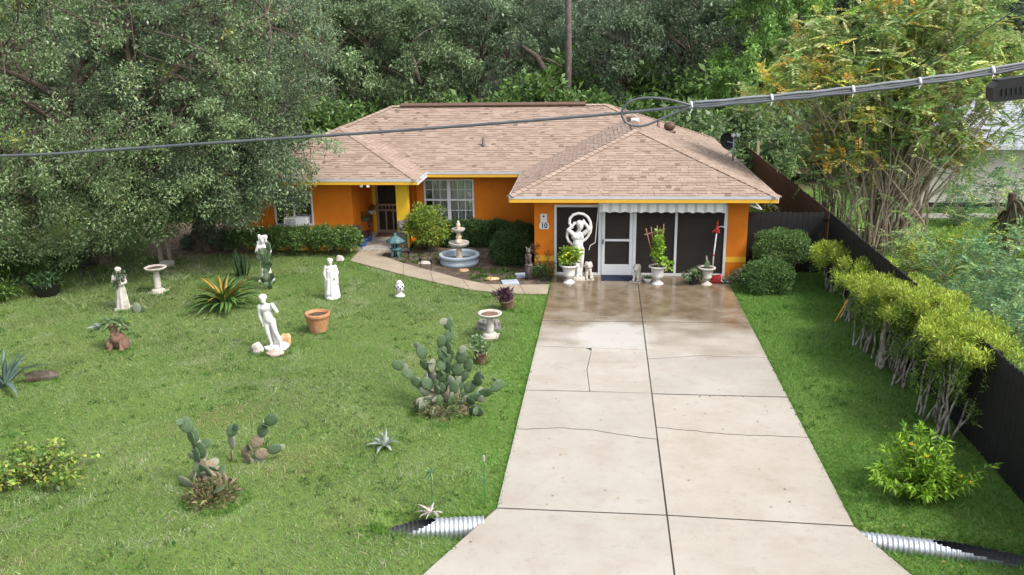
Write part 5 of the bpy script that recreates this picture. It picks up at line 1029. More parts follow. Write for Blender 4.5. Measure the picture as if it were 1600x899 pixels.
bag = MB().ell((0, 0, .06), (.2, .12, .08), 16, 10, nz=.05, seed=4).ell((.13, -.03, .05), (.12, .09, .05), nz=.05, seed=5); single('bag', sculpt(bag, 'bag', M['black'], .014, 1), None, 'crumpled black bag on the slab beside red bucket', 'bag', G(1131, 444))
t = thing('doormat', 'navy doormat below the white screen door', 'mat', (-.63, -.36, .034)); part('pad', MB().prism([(-.46, -.26), (.46, -.26), (.46, .26), (-.46, .26)], .001, .016, .004), M['navy'], t)
t = thing('doormat', 'brown doormat before the dark porch door', 'mat', (-8.55, 4.75, .10)); part('pad', MB().prism([(-.42, -.28), (.42, -.28), (.42, .28), (-.42, .28)], .001, .018, .004), M['brownmat'], t)
for px, py, lab in [(797, 443, 'white stepping block touching the walkway'), (818, 432, 'white stepping block nearer the dark shrubs')]:
    single('stepping_block', MB().prism([(-.24, -.2), (.24, -.2), (.24, .2), (-.24, .2)], 0, .06, .012), M['bluegrey'], lab, 'paver', G(px, py), .25)
# 18 porch corner: pots and hangings
def wpot(label, px, py, Xw, r, m, pal, hang=True):
    d = _ray(px, py); tt = (Xw-CAM[0])/d[0]; p = CAM+tt*d; t = thing('wall_planter', label, 'planter', (Xw, p[1], p[2])); part('bowl', MB().lathe([(.03, -r), (r*.7, -r*.8), (r, -r*.1), (r*1.05, 0), (r*.9, 0), (r*.6, -r*.6), (0, -r*.7)], 20, c=(r+.0, 0, 0)), m, t, True); part('bracket', MB().bar((-.03, 0, -.02), (r*.3, 0, -.02), .03, .03), M['black'], t)
    f = Fol(); f.clump((r, 0, .07), (r*1.1, r*1.3, .12), 110, .09, .03, pal); part('foliage', f.mesh('foliage', M['leaf']), None, t)
wpot('white hanging bowl planter on the porch side wall', 575, 329, -9.28, .13, M['white'], PAL['dk']); wpot('dark teal wall planter below the white bowl on porch wall', 565, 341, -9.28, .12, M['teal'], PAL['dk'])
d = _ray(576, 343); p = CAM+(-9.28-CAM[0])/d[0]*d; t = thing('wagon_wheel', 'round dark spoked wheel hung on the porch side wall', 'wheel', (-9.25, p[1], p[2])); wm = MB(); ring = [(0, .26*math.cos(a), .26*math.sin(a)) for a in np.linspace(0, 2*math.pi, 25)]; wm.tube(ring, .022, 6, False); part('rim', wm, M['darkcarve'], t)
for k in range(4): a = R(45*k); part('spoke', MB().bar((0.0, -.25*math.cos(a), -.25*math.sin(a)), (0, .25*math.cos(a), .25*math.sin(a)), .022, .02, (1, 0, 0)), M['darkcarve'], t)
part('hub', MB().ell((0, 0, 0), (.05, .05, .05), 10, 6), M['darkcarve'], t, True); part('hanger', MB().bar((-.04, 0, .25), (0, 0, .25), .02, .02), M['black'], t)
pot('flower_pot', 'blue glazed pot at the corner of the porch step', G(566, 389), .2, .36, M['blueglaze'], bunch((0, 0, .48), (.14, .14, .12), 160, .09, .03, PAL['purple']+PAL['dk'][:1]))
p = G(577, 377, .1); pot('flower_pot', 'small navy pot on the porch slab by the orange wall', p, .13, .2, M['blueglaze'], bunch((0, 0, .3), (.14, .12, .12), 120, .1, .03, [(.12, .04, .04), (.06, .08, .03)]))
t = thing('plant_stand', 'wire plant stand holding a cream pot beside the porch', 'plant stand', (-9.12, 2.72, 0))
sm_ = MB()
for k in range(3): a = R(120*k); sm_.tube([(.15*math.cos(a), .15*math.sin(a), 0), (.09*math.cos(a), .09*math.sin(a), .5)], .01, 6)
sm_.lathe([(.12, .48), (.12, .5), (0, .5)], 16); part('frame', sm_, M['black'], t); 
t = pot('flower_pot', 'cream pot with dark foliage on the wire plant stand', (-9.12, 2.72, .5), .12, .19, M['oldplaster'], bunch((0, 0, .3), (.16, .14, .14), 160, .09, .035, [(.08, .05, .04), (.05, .07, .03), (.12, .05, .04)]))
# 20 leaning tool
a0, b0 = G(1290, 528), None; b0 = PY(1325, 468, a0[1]+.1); t = thing('leaning_tool', 'yellow handled garden tool leaning against the cypress hedge', 'tool', a0); e = b0-a0; part('handle', MB().tube([e*.42, e], .018, 8), M['toolyellow'], t, True); part('shaft', MB().tube([e*0+np.array((0, 0, .0)), e*.42], .014, 8), M['toolgreen'], t, True); part('blade', MB().prism([(-.14, -.03), (.06, -.02), (.08, .03), (-.12, .04)], .0, .02), M['toolgreen'], t)
# 21 culvert pipes
def culvert(label, a, b, r, cut, m):
    """corrugated pipe from a (under the driveway) to b (open, cut on a slant)"""
    a, b = np.array(a, float), np.array(b, float); L = np.linalg.norm(b-a); d = (b-a)/L; x = unit(np.cross(d, (0, 0, 1))); t = thing('culvert_pipe', label, 'pipe', a); mb = MB(); n, k = 36, int(L/.0125); V = np.zeros((k+1, n), int)-1
    cols = []
    for i in range(k+1):
        s = L*i/k; rr = r+.009*math.sin(6.283*s/.068)
        for j in range(n): q = 6.283*j/n; mb.v.append(tuple(d*s+x*rr*math.cos(q)+np.array((0, 0, 1))*rr*math.sin(q)))
    for i in range(k):
        s = L*i/k; top = r*1.3 if s < L-cut else r*(1.1-1.45*(s-(L-cut))/cut)
        for j in range(n):
            if r*math.sin(6.283*(j+.5)/n) < top: mb.f.append((i*n+j, i*n+(j+1) % n, (i+1)*n+(j+1) % n, (i+1)*n+j))
    part('barrel', mb.mesh('barrel', m, True), None, t); li_ = MB(); li_.f = [tuple(reversed(q)) for q in mb.f]
    ctr = [d*(L*i/k) for i in range(k+1)]; li_.v = [tuple(ctr[i//n]+(np.array(p)-ctr[i//n])*.955) for i, p in enumerate(mb.v)]; part('lining', li_, M['pipein'], t, True); return t
culvert('corrugated steel culvert with slanted open end left of the driveway', (-2.92, -13.49, -.10), (-4.36, -13.70, -.10), .165, .8, M['galv']); culvert('corrugated steel culvert running out right of the driveway', (2.47, -13.49, -.115), (4.95, -13.88, -.12), .15, 1.7, M['galv'])
rosette('dead_agave', 'dried pale rosette plant draped over the left culvert', 'plant', np.array((G(676, 800)[0], -13.42, .02)), [(strip_mesh('leaf', M['rockpale'], .24, .035, 25, 60, 6, .3), 20, .05, 0, .7, 1.2, .01)])
# 22 stakes
def stake(name, label, px, py, top_py, m, star):
    p = G(px, py); h = .1
    while PIX(p+np.array((0, 0, h)))[0, 1] > top_py and h < 2: h += .01
    t = thing(name, label, 'stake', p); part('rod', MB().tube([(0, 0, -.1), (0, 0, h)], .007, 6), m, t)
    if star:
        f = Fol(); n = 26; D = nrm(rng.normal(size=(n, 3))); f.leaves(np.zeros((n, 3))+np.array([[0, 0, h]]), D, rng.normal(size=(n, 3)), .13, .025, np.array(PAL['fern'])[rng.integers(0, 4, n)]); part('flower_head', f.mesh('flower_head', M['leaf']), None, t)
    else: part('tip', MB().lathe([(.007, h-.12), (.018, h-.1), (.018, h-.01), (0, h)], 8), M['cast'], t)
stake('garden_stake', 'thin stake with a green star shaped head behind left culvert', 676, 798, 738, M['toolgreen'], True); stake('garden_stake', 'thin plain green stake in the grass beside the driveway', 758, 793, 712, M['toolgreen'], False)
for px, py, lab in [(657, 421, 'small black solar light left of the fountain'), (674, 424, 'small black solar light nearest the walkway curve'), (639, 409, 'small black solar light near the teal lantern')]:
    t = thing('solar_light', lab, 'garden light', G(px, py)); part('stake', MB().tube([(0, 0, -.05), (0, 0, .28)], .009, 6), M['black'], t); part('head', MB().lathe([(.03, .26), (.035, .34), (.05, .35), (.02, .38), (0, .385)], 12), M['black'], t, True)
# things in the shade of the oak
t = thing('wire_basket_planter', 'dark metal basket planter with plants under the oak', 'planter', G(76, 462)); bm = MB().lathe([(.24, 0), (.30, .1), (.40, .34), (.43, .38), (.4, .38), (.3, .15), (0, .12)], 20); part('basket', bm, M['black'], t, True); f = Fol(); f.clump((0, 0, .45), (.45, .35, .18), 300, .2, .05, PAL['dk']+PAL['fern'][:1]); part('foliage', f.mesh('foliage', M['leaf']), None, t)
t = thing('garden_chair', 'dark wrought iron chair in the shade under the oak', 'chair', G(140, 436), .4); part('seat', MB().lathe([(0, .42), (.22, .42), (.23, .44), (.21, .46), (0, .455)], 20), M['black'], t, True)
for k in range(4): a = R(45+90*k); part('leg', MB().tube([(.19*math.cos(a), .19*math.sin(a), .43), (.2*math.cos(a), .2*math.sin(a), .2), (.27*math.cos(a), .27*math.sin(a), 0)], .014, 6), M['black'], t)
part('backrest', MB().tube([(-.2, .14, .43), (-.2, .2, .7), (-.1, .23, .88), (.1, .23, .88), (.2, .2, .7), (.2, .14, .43)], .014, 6).tube([(0, .21, .44), (0, .24, .88)], .01, 6).tube([(-.1, .2, .44), (-.05, .24, .88)], .008, 6).tube([(.1, .2, .44), (.05, .24, .88)], .008, 6), M['black'], t)
cb = thing('concrete_block', 'grey concrete block standing under the oak branches', 'block', G(262, 417), .2); part('body', MB().box(-.2, .2, -.1, -.06, 0, .2).box(-.2, .2, .06, .1, 0, .2).box(-.2, -.16, -.06, .06, 0, .2).box(.16, .2, -.06, .06, 0, .2).box(-.02, .02, -.06, .06, 0, .2), M['cast'], cb)
pw = thing('post', 'old grey wooden posts with a crossbar behind the concrete block', 'post', G(258, 412)); part('upright', MB().box(-.2, -.1, .0, .1, 0, 1.1), M['palebark'], pw); part('upright', MB().box(.1, .18, .02, .1, 0, 1.0), M['palebark'], pw); part('crossbar', MB().box(-.3, .3, .10, .15, .8, .9), M['palebark'], pw)
for (px, py, r, h, nm) in [(345, 392, .7, .8, 'grey green scraggly shrub on leaf litter near the wing corner'), (310, 388, .5, .55, 'low scraggly shrub on leaf litter under the oak'), (25, 440, .8, .9, 'dark strap leaved shrub at the far lawn edge'), (110, 425, .6, .7, 'dark low shrub behind the iron chair'), (0, 470, .5, .6, 'yellowish low shrub at the lawn border')]:
    shrub('border_shrub', nm, G(px, py), r, h, 1500, .12, .035, PAL['grey'] if px > 200 else PAL['dk']+PAL['yg'][:1], ncl=22, clr=.22)

# ================================================================== trees
def limb_path(a, b, bend, k=6):
    a, b = np.array(a, float), np.array(b, float); o = rng.normal(size=3)*bend*np.linalg.norm(b-a); o[2] = abs(o[2])*.6
    return [a+(b-a)*i/k+o*math.sin(math.pi*i/k) for i in range(k+1)]
def big_oak(name, label, base, blobs, nl, leaf, allow, ok3d, pal, limbs=9, clr=(.45, .75), seed=1):
    t = thing(name, label, 'tree', base); base = np.array(base, float); C = np.array(blobs[0][0], float); rad = np.array(blobs[0][1], float); f = Fol(); tr = MB(); cl = []
    top = base+np.array((0.3, 0, 3.0)); ends = []
    for i in range(limbs):
        a = 6.283*i/limbs+rng.normal()*.2; e = C+rad*np.array((math.cos(a)*.62, math.sin(a)*.62, rng.uniform(-.35, .55))); ends.append(e)
    tr.tube([base-base, (base+(top-base)*.5+np.array((.1, .1, 0)))-base, top-base], [.42, .34, .30], 12)
    nodes = []
    for e in ends:
        p = limb_path(top-np.array((0, 0, rng.uniform(0, 1.1))), e, .16, 16)
        tr.tube([q-base for q in p], list(np.linspace(.18, .04, 17)), 7); nodes += p[5:]
    nodes = np.array(nodes); tries = 0
    for C_, rad_, ncl in blobs:
        tries = got = 0
        while got < ncl and tries < ncl*60:
            tries += 1; d = unit(rng.normal(size=3)); k = rng.uniform(.25, 1)**.45; c = np.array(C_)+d*k*np.array(rad_)
            if c[2] < .75 or not ok3d(c) or not inpoly(PIX(c), allow)[0]: continue
            cl.append(c); got += 1
    for c in cl:
        r = rng.uniform(*clr); cf = math.exp(rng.normal()*.2); yl = rng.uniform() < .07
        def keep(P): return inpoly(PIX(P)+rng.normal(size=(len(P), 2))*5, allow)
        # a few twig sprays make each clump ragged
        for _ in range(5): f.clump(c+rng.normal(size=3)*r*.55-base, (r*.55, r*.55, r*.4), nl//5, leaf, leaf*.45, PAL['oaky']+pal[:2] if (yl and _ == 0) else pal, cf=cf, keep=lambda P: keep(P+base), up=.15)
        q = nodes[np.argsort(((nodes-c)**2).sum(1))[rng.integers(0, 7)]]; p = limb_path(q, c, .18, 4); tr.tube([x-base for x in p], list(np.linspace(.03, .008, 5)), 5)
        for _ in range(3): e = c+rng.normal(size=3)*r*.6; tr.tube([c-base, (c+e)/2-base+np.array((0, 0, .05)), e-base], [.012, .008, .004], 4)
    part('trunk', tr, M['bark'], t); part('crown', f.mesh('crown', M['leaf_gloss']), None, t); return t
allowL = [(-900, -400), (545, -400), (552, 60), (515, 110), (536, 148), (518, 190), (548, 226), (572, 236), (556, 262), (532, 284), (500, 292), (478, 300), (512, 322), (500, 338), (462, 334), (448, 352), (420, 350), (398, 372), (352, 350), (318, 352), (284, 366), (246, 384), (240, 404), (214, 418), (178, 427), (132, 414), (86, 420), (40, 408), (-100, 414), (-900, 440)]
big_oak('oak_tree', 'spreading oak over the left lawn with branches hanging low', (-17.2, 1.0, 0), [((-16.6, .2, 5.6), (6.2, 5.0, 5.0), 250), ((-17.2, -1.2, 2.6), (5.4, 2.6, 1.9), 120), ((-21, -1.5, 3.0), (4, 3, 2.4), 60)], 520, .081, allowL, lambda c: c[1] < 4.5, PAL['oak'], seed=1)
big_oak('oak_tree', 'grey green oak leaning over the left end of the orange house', (-14.6, 2.9, 0), [((-12.9, .9, 5.6), (4.3, 2.6, 4.6), 190), ((-13.3, .3, 3.0), (3.6, 1.8, 1.6), 90)], 520, .079, allowL, lambda c: (c[1] < 1.7 or c[2] > 5.2) and c[1] < 3.2, PAL['oak'][:2]+PAL['grey'], seed=2)

def proto_tree(h, cr, z0, ncl, nl, leaf, pal, tr_r, clr, flat=.8, moss=False):
    f = Fol(); mb = MB(); lean = rng.normal(size=2)*.05*h; path = [np.array((lean[0]*u**2, lean[1]*u**2, h*.8*u)) for u in np.linspace(0, 1, 8)]
    mb.tube(path, list(np.linspace(tr_r, tr_r*.3, 8)), 9); zc = (h+z0)/2
    for i in range(ncl):
        d = unit(rng.normal(size=3)); k = rng.uniform(.3, 1)**.45; c = np.array((lean[0]*.6, lean[1]*.6, zc))+d*k*np.array((cr, cr, (h-z0)/2)); r = rng.uniform(*clr); cf = math.exp(rng.normal()*.22)
        for _ in range(4): f.clump(c+rng.normal(size=3)*r*.5, (r*.6, r*.6, r*.42), nl//4, leaf, leaf*.5, pal, cf=cf, up=.15)
        q = path[min(7, max(2, int(7*(c[2]-.8)/(h*.8))))]; mb.tube([q, (q+c)/2+np.array((0, 0, .15)), c], [tr_r*.28, tr_r*.18, .02], 5)
        if moss and rng.uniform() < .5:
            n = 40; P = c+rng.normal(size=(n, 3))*np.array((r*.5, r*.5, .15))-np.array((0, 0, r*.4)); f.leaves(P, np.tile([[0, 0, -1.]], (n, 1))+rng.normal(size=(n, 3))*.12, rng.normal(size=(n, 3)), rng.uniform(.3, .9, n), .03, np.tile([[.15, .16, .13]], (n, 1)))
    return mb.mesh('trunk', M['bark']), f.mesh('crown', M['leaf'])
def place(protos, k, name, label, loc, s, group, rz=None):
    t = thing(name, label, 'tree', loc, rng.uniform(0, 6.28) if rz is None else rz, group); t.scale = (s, s, s*rng.uniform(.95, 1.08)); link('trunk', protos[k][0], t); link('crown', protos[k][1], t); return t
PR = [proto_tree(9, 2.9, 1.4, 46, 420, .16, PAL['light'], .18, (.55, .85)), proto_tree(9, 3.1, 2.0, 46, 420, .16, PAL['forest']+PAL['grey'][:1], .2, (.55, .9), moss=True),
      proto_tree(15, 4.6, 4.5, 60, 420, .2, PAL['forest'], .3, (.8, 1.3), moss=True), proto_tree(15, 4.4, 3.5, 60, 420, .2, PAL['grey']+PAL['forest'][:1], .3, (.8, 1.3), moss=True), proto_tree(8.5, 2.2, .4, 40, 380, .17, PAL['bamboo'], .09, (.4, .7))]
def at(px, py, Yd): p = PY(px, py, Yd); return (p[0], Yd, 0)
GRP = 'wood behind the orange house'
# first row: the crowns one can tell apart
first = [(565, 20, 0, 1.0, 'rounded light green oak above the wing end of the roof'), (672, 20.5, 0, 1.05, 'rounded light green oak above the middle of the main ridge'), (745, 24, 1, 1.0, 'grey green mossy oak beside the rounded light green oaks'), (480, 23, 0, 1.15, 'light green oak behind the left end of the house'), (982, 23.5, 1, .95, 'dark oak with dense grey green crown above the garage ridge'), (1065, 25, 1, 1.05, 'dark oak right of the dense grey green oak'), (1185, 22, 4, 1.0, 'light green bamboo like tree left of the yellowing tree'), (1135, 19, 4, .62, 'small bright green tree beyond the garage roof edge'), (1250, 24, 4, 1.05, 'pale green leafy tree behind the yellowing tree'), (410, 19, 1, 1.1, 'shaded oak between the left oaks and the wood')]
for px, Yd, k, s, lab in first: place(PR, k, 'oak_tree' if k < 4 else 'leafy_tree', lab, at(px, 200, Yd), s, None)
for i, (x, y_, k, s) in enumerate([(x+rng.normal()*1.2, yy+rng.normal()*1.6, 2+(j % 2), rng.uniform(.66, .86)*(1+(yy-31)*.012)) for yy, step, x0, x1 in ((31, 5.6, -40, 34), (40, 6.2, -48, 44), (51, 7, -58, 54)) for j, x in enumerate(np.arange(x0, x1, step))]):
    s = min(s, .62+.006*(y_-31)) if -6 < x < 7 else s
    place(PR, k, 'oak_tree', ['tall dark green oak in the wood behind the house', 'tall grey green mossy oak in the wood behind the house'][k-2], (x, y_, 0), s, GRP+(' dark' if k == 2 else ' grey'))
for i, (x, y_, k, s) in enumerate([(-30, 2, 2, .9), (-29, 9, 3, .85), (-24, 8, 1, 1.2), (-22, 14, 3, .8), (-20, 19, 2, .75), (-26, -5, 3, .75), (-17, 12, 1, 1.15), (-16.5, 25, 2, .8)]):
    place(PR, k, 'oak_tree', 'dark shaded oak behind the big left oaks', (x, y_, 0), s, 'oaks behind the left oaks')
for i, (x, y_, k, s) in enumerate([(16, 27, 3, .8), (22, 22, 2, .75), (27, 26, 3, .9), (30, 18, 2, .8), (12, 33, 2, .9)]):
    place(PR, k, 'oak_tree', 'oak standing behind the grey roofed neighbour house', (x, y_, 0), s, 'oaks behind the neighbour house')
far = Fol()
for x in np.arange(-95, 90, 2.2):
    for z in np.arange(1, 20, 2.4): far.clump((x+rng.normal(), 66+rng.normal()*3, z+rng.normal()*.6), (1.9, 1.9, 1.5), 85, .62, .36, PAL['forest'])
for y_ in np.arange(-20, 66, 3):
    for sx in (-52, 52):
        for z in np.arange(1, 15, 2.6): far.clump((sx+rng.normal()*2, y_+rng.normal(), z), (2, 2, 1.7), 32, .55, .3, PAL['forest'])
tag(link('distant_wood', far.mesh('distant_wood', M['leaf']), kind='stuff'), 'distant mass of dark green wood behind the trees', 'wood')
# pines with tall bare trunks
pc = Fol(); [pc.clump((rng.normal()*1.0, rng.normal()*1.0, rng.uniform(14, 19)), .9, 150, .3, .03, PAL['dk']) for _ in range(16)]; pcm = pc.mesh('crown', M['leaf']); M['pinebark'] = mat('pine_bark', (.12, .095, .085), .95, .3, 7, .9, 14, dirt=(.22, .19, .17), dscale=5)
def pine(px, Yd, r, label, group=None):
    t = thing('pine_tree', label, 'tree', at(px, 160, Yd), 0, group); part('trunk', MB().tube([(0, 0, 0), (.1, 0, 6), (.05, .1, 12), (0, 0, 18.5)], [r*1.2, r, r*.8, r*.4], 12), M['pinebark'], t, True); link('crown', pcm, t)
pine(885, 21.5, .17, 'tall pine with straight bare trunk rising behind the main ridge')
for px, Yd in ((1455, 34), (1475, 36), (1512, 33), (1572, 34), (1340, 38), (790, 33), (1540, 40)): pine(px, Yd, .2, 'slim bare pine trunk among the far trees', 'slim pines in the wood')
lm = thing('dead_tree', 'dark bare trunk leaning to the left of the tall pine', 'tree', at(872, 165, 22.2)); P = [PY(*q, 22.2)-np.array(lm.location) for q in [(875, 165), (856, 118), (838, 88), (815, 72)]]; P[0][2] = 0; part('trunk', MB().tube(P, [.24, .2, .15, .08], 9).tube([P[2], P[2]+np.array((.9, .2, -.3)), P[2]+np.array((2.2, .3, -1.1))], [.08, .06, .03], 6), M['bark'], lm, True)
# undergrowth behind the house
UB = []
f = Fol(); mb = MB(); tips = []
for i in range(26): d = unit(rng.normal(size=3)); c = d*np.array((1.1, 1.0, .9))*rng.uniform(.5, 1)+np.array((0, 0, 1.2)); tips.append(c); f.clump(c, .42, 110, .16, .07, PAL['box'])
stems(mb, (0, 0, 0), tips[:8], .05, .012); um = (mb.mesh('stem', M['bark']), f.mesh('foliage', M['leaf']))
f2 = Fol(); [f2.clump(c, .4, 120, .17, .07, PAL['bamboo'][:1]+PAL['light']) for c in tips]; um2 = (um[0], f2.mesh('foliage', M['leaf']))
ul = {0: ('dark green bush at the edge of the wood behind the house', 'dark bushes behind the house'), 1: ('bright green bush beyond the right end of the house', 'bright bushes right of the house')}
for px, Yd, s, k in [(843, 17.5, 2.3, 0), (910, 18.5, 1.9, 0), (800, 19, 1.9, 0), (760, 18, 1.7, 0), (720, 19, 1.8, 0), (640, 18, 1.7, 0), (580, 18, 1.7, 0), (950, 20, 1.7, 0), (1000, 19, 1.7, 0), (1060, 17, 1.5, 0), (1090, 16, 1.7, 1), (1120, 15, 1.5, 1), (1160, 17, 1.7, 1), (1215, 14, 1.2, 1), (1240, 18, 1.7, 1), (1290, 17, 1.6, 1), (520, 17, 1.8, 0), (470, 16, 1.9, 0), (1350, 22, 1.9, 0), (1420, 24, 2, 0), (1100, 22, 2.2, 0), (1030, 24, 2.4, 0), (870, 26, 2.6, 0), (700, 26, 2.6, 0), (1180, 27, 2.4, 0)]:
    t = thing('bush', ul[k][0], 'bush', at(px, 180, Yd), rng.uniform(0, 6.28), ul[k][1]); t.scale = (s, s, s); link('stem', (um, um2)[k][0], t); link('foliage', (um, um2)[k][1], t)

# ---------- multi-stemmed yellowing tree over the fence
b = np.array((8.0, 3.2, 0)); t = thing('multi_stemmed_tree', 'wide multi stemmed tree with yellowing orange leaves beyond the fence', 'tree', b); f = Fol(); mb = MB(); tips = []
for i in range(120):
    a = rng.uniform(0, 6.283); q = rng.uniform(0, 1)**.6; tip = np.array((4.7*q*math.cos(a)+.3, 2.7*q*math.sin(a), 7.4-2.6*q**2+rng.normal()*.35)); tips.append(tip)
    s0 = np.array((rng.normal()*.55, rng.normal()*.4, 0)); pts = []
    for k in range(7): u = k/6; p = s0+(tip-s0)*np.array((u**1.35, u**1.35, u**.95))+rng.normal(size=3)*.05*(0 < k); pts.append(p)
    r0 = rng.uniform(.02, .045); mb.tube(pts, list(np.linspace(r0, .006, 7)), 5)
    for k in (3, 4): e = pts[k]+np.array((rng.normal()*.5, rng.normal()*.4, rng.uniform(.4, 1))); mb.tube([pts[k], (pts[k]+e)/2+np.array((0, 0, .06)), e], [r0*.5, r0*.35, .004], 4); tips.append(e) if rng.uniform() < .4 else None
part('stem', mb, M['palebark'], t)
def frond_leaves(f, c, n_f, L, nl, leafL, leafW, pal, cf=1):
    for _ in range(n_f):
        d = unit(rng.normal(size=3)*np.array((1, 1, .8))+np.array((0, 0, .25))); s = unit(np.cross(d, (0, 0, 1))+rng.normal(size=3)*.15); u = np.repeat(np.linspace(.12, 1, nl), 2)[:, None]; sg = np.tile([1., -1.], nl)[:, None]
        P = np.array(c)+d*L*u-np.array([[0, 0, 1.]])*(u**2)*L*.25; D = s*sg+d*.45; C = np.array(pal[rng.integers(0, len(pal))])*np.exp(rng.normal(size=(2*nl, 1))*.15)*cf
        f.leaves(P, D, np.tile([[0, 0, 1.]], (2*nl, 1))+rng.normal(size=(2*nl, 3))*.8, leafL, leafW, C, .1)
for c in tips:
    z = c[2]
    if z < 2.6 and rng.uniform() < .6: continue
    cf = math.exp(rng.normal()*.2); pal = PAL['cassia'][:6]+PAL['cassia'][:4] if rng.uniform() < .86 else PAL['cassia'][5:]+PAL['yg'][1:2]
    for _ in range(5): frond_leaves(f, c+rng.normal(size=3)*np.array((.45, .4, .35)), 4, .5, 8, .14, .06, pal, cf)
for i in range(60):
    a = rng.uniform(0, 6.283); q = rng.uniform(.4, 1); frond_leaves(f, (4.4*q*math.cos(a), 2.2*q*math.sin(a)-.4, rng.uniform(1.2, 4.8)), 4, .5, 8, .12, .05, PAL['cassia'][:5]+PAL['fern'], 1)
for i in range(9): x = rng.uniform(-2.5, 2.5); frond_leaves(f, (x, rng.normal(), 7.2+rng.uniform(0, .5)), 5, .35, 7, .1, .045, PAL['bright'], 1)
part('crown', f.mesh('crown', M['leaf']), None, t)
# second, smaller stems group to the left of it
b = np.array((6.9, 5.6, 0)); t = thing('multi_stemmed_tree', 'smaller green multi stemmed tree behind the fence beside the garage roof', 'tree', b); f = Fol(); mb = MB()
for i in range(40):
    a = rng.uniform(0, 6.283); q = rng.uniform(0, 1)**.6; tip = np.array((1.6*q*math.cos(a), 1.4*q*math.sin(a), 4.8-1.3*q**2+rng.normal()*.3)); s0 = np.array((rng.normal()*.3, rng.normal()*.3, 0)); pts = [s0+(tip-s0)*np.array(((k/5)**1.3, (k/5)**1.3, k/5)) for k in range(6)]; mb.tube(pts, list(np.linspace(.026, .005, 6)), 5)
    for _ in range(3): frond_leaves(f, tip+rng.normal(size=3)*.25-np.array((0, 0, _*.7)), 4, .45, 8, .12, .05, PAL['light']+PAL['cassia'][:3])
part('stem', mb, M['palebark'], t); part('crown', f.mesh('crown', M['leaf']), None, t)
# ferny shrubs beyond the fence on the right
fl2 = ['feathery green shrub behind the street end of the cypress hedge', 'feathery green shrub behind the middle of the cypress hedge', 'tall feathery shrub behind the hedge with blue green fronds', 'yellow green feathery shrub below the multi stemmed tree', 'feathery shrub near the neighbour house wall', 'broad blue green feathery shrub beside the fence', 'small feathery shrub at the foot of the multi stemmed tree', 'feathery light green shrub further along the neighbour lawn', 'dense blue green shrub over the fence near the street']
fl2 += ['tall dark green leafy shrub before the neighbour house wall', 'loose green shrub by the neighbour path under the grey roof']
for i, (px, py, Yd, r, h, pal) in enumerate([(1570, 300, 8.0, 1.2, 3.4, 'box'), (1500, 320, 7.2, .8, 1.6, 'fern'), (1590, 560, -8.2, .8, 2.0, 'fern'), (1530, 470, -5.2, 1.0, 2.0, 'fern'), (1580, 420, -3.0, 1.2, 2.3, 'fern'), (1470, 390, -1.0, 1.0, 1.7, 'yg'), (1590, 320, 3.0, 1.2, 2.6, 'fern'), (1500, 440, -2.8, 1.1, 1.9, 'fern'), (1430, 380, .6, .8, 1.4, 'cassia'), (1560, 360, 0.4, 1.2, 1.7, 'yg'), (1620, 500, -5.5, 1.1, 2.2, 'fern')]):
    p = PY(px, py, Yd); p[0] = max(p[0], fx(Yd)+.35+r*.5); t = thing('feathery_shrub', fl2[(i+9) % 11], 'shrub', (p[0], Yd, 0)); f = Fol(); mb = MB(); tp = []
    for j in range(46): d = unit(rng.normal(size=3)); c = d*np.array((r, r, h*.5))*rng.uniform(.4, 1)**.5+np.array((0, 0, h*.52)); tp.append(c); frond_leaves(f, c, 5, .4, 9, .085, .03, PAL[pal] if pal != 'cassia' else PAL['cassia'][:5], math.exp(rng.normal()*.15))
    stems(mb, (0, 0, 0), tp[:14], .022, .006); part('stem', mb, M['palebark'], t); part('foliage', f.mesh('foliage', M['leaf']), None, t)
# vine-wrapped stake beyond the fence
p = PY(1572, 375, 1.0); t = thing('dead_palm', 'dark ragged palm stump among the feathery shrubs', 'palm', (p[0], 1.0, 0)); part('trunk', MB().tube([(0, 0, 0), (.05, 0, 1.0), (.0, 0, 2.3)], [.16, .13, .12], 10), M['bark'], t); f = Fol()
for k in range(26): a = rng.uniform(0, 6.28); n = 5; P = np.tile([[0, 0, 2.2-rng.uniform(0, 1)]], (n, 1)); D = np.tile([[math.cos(a), math.sin(a), -.6]], (n, 1))+rng.normal(size=(n, 3))*.2; f.leaves(P, D, rng.normal(size=(n, 3)), .7, .07, np.array([(.09, .06, .04), (.05, .07, .03)])[rng.integers(0, 2, n)], .5)
part('fronds', f.mesh('fronds', M['leaf']), None, t)

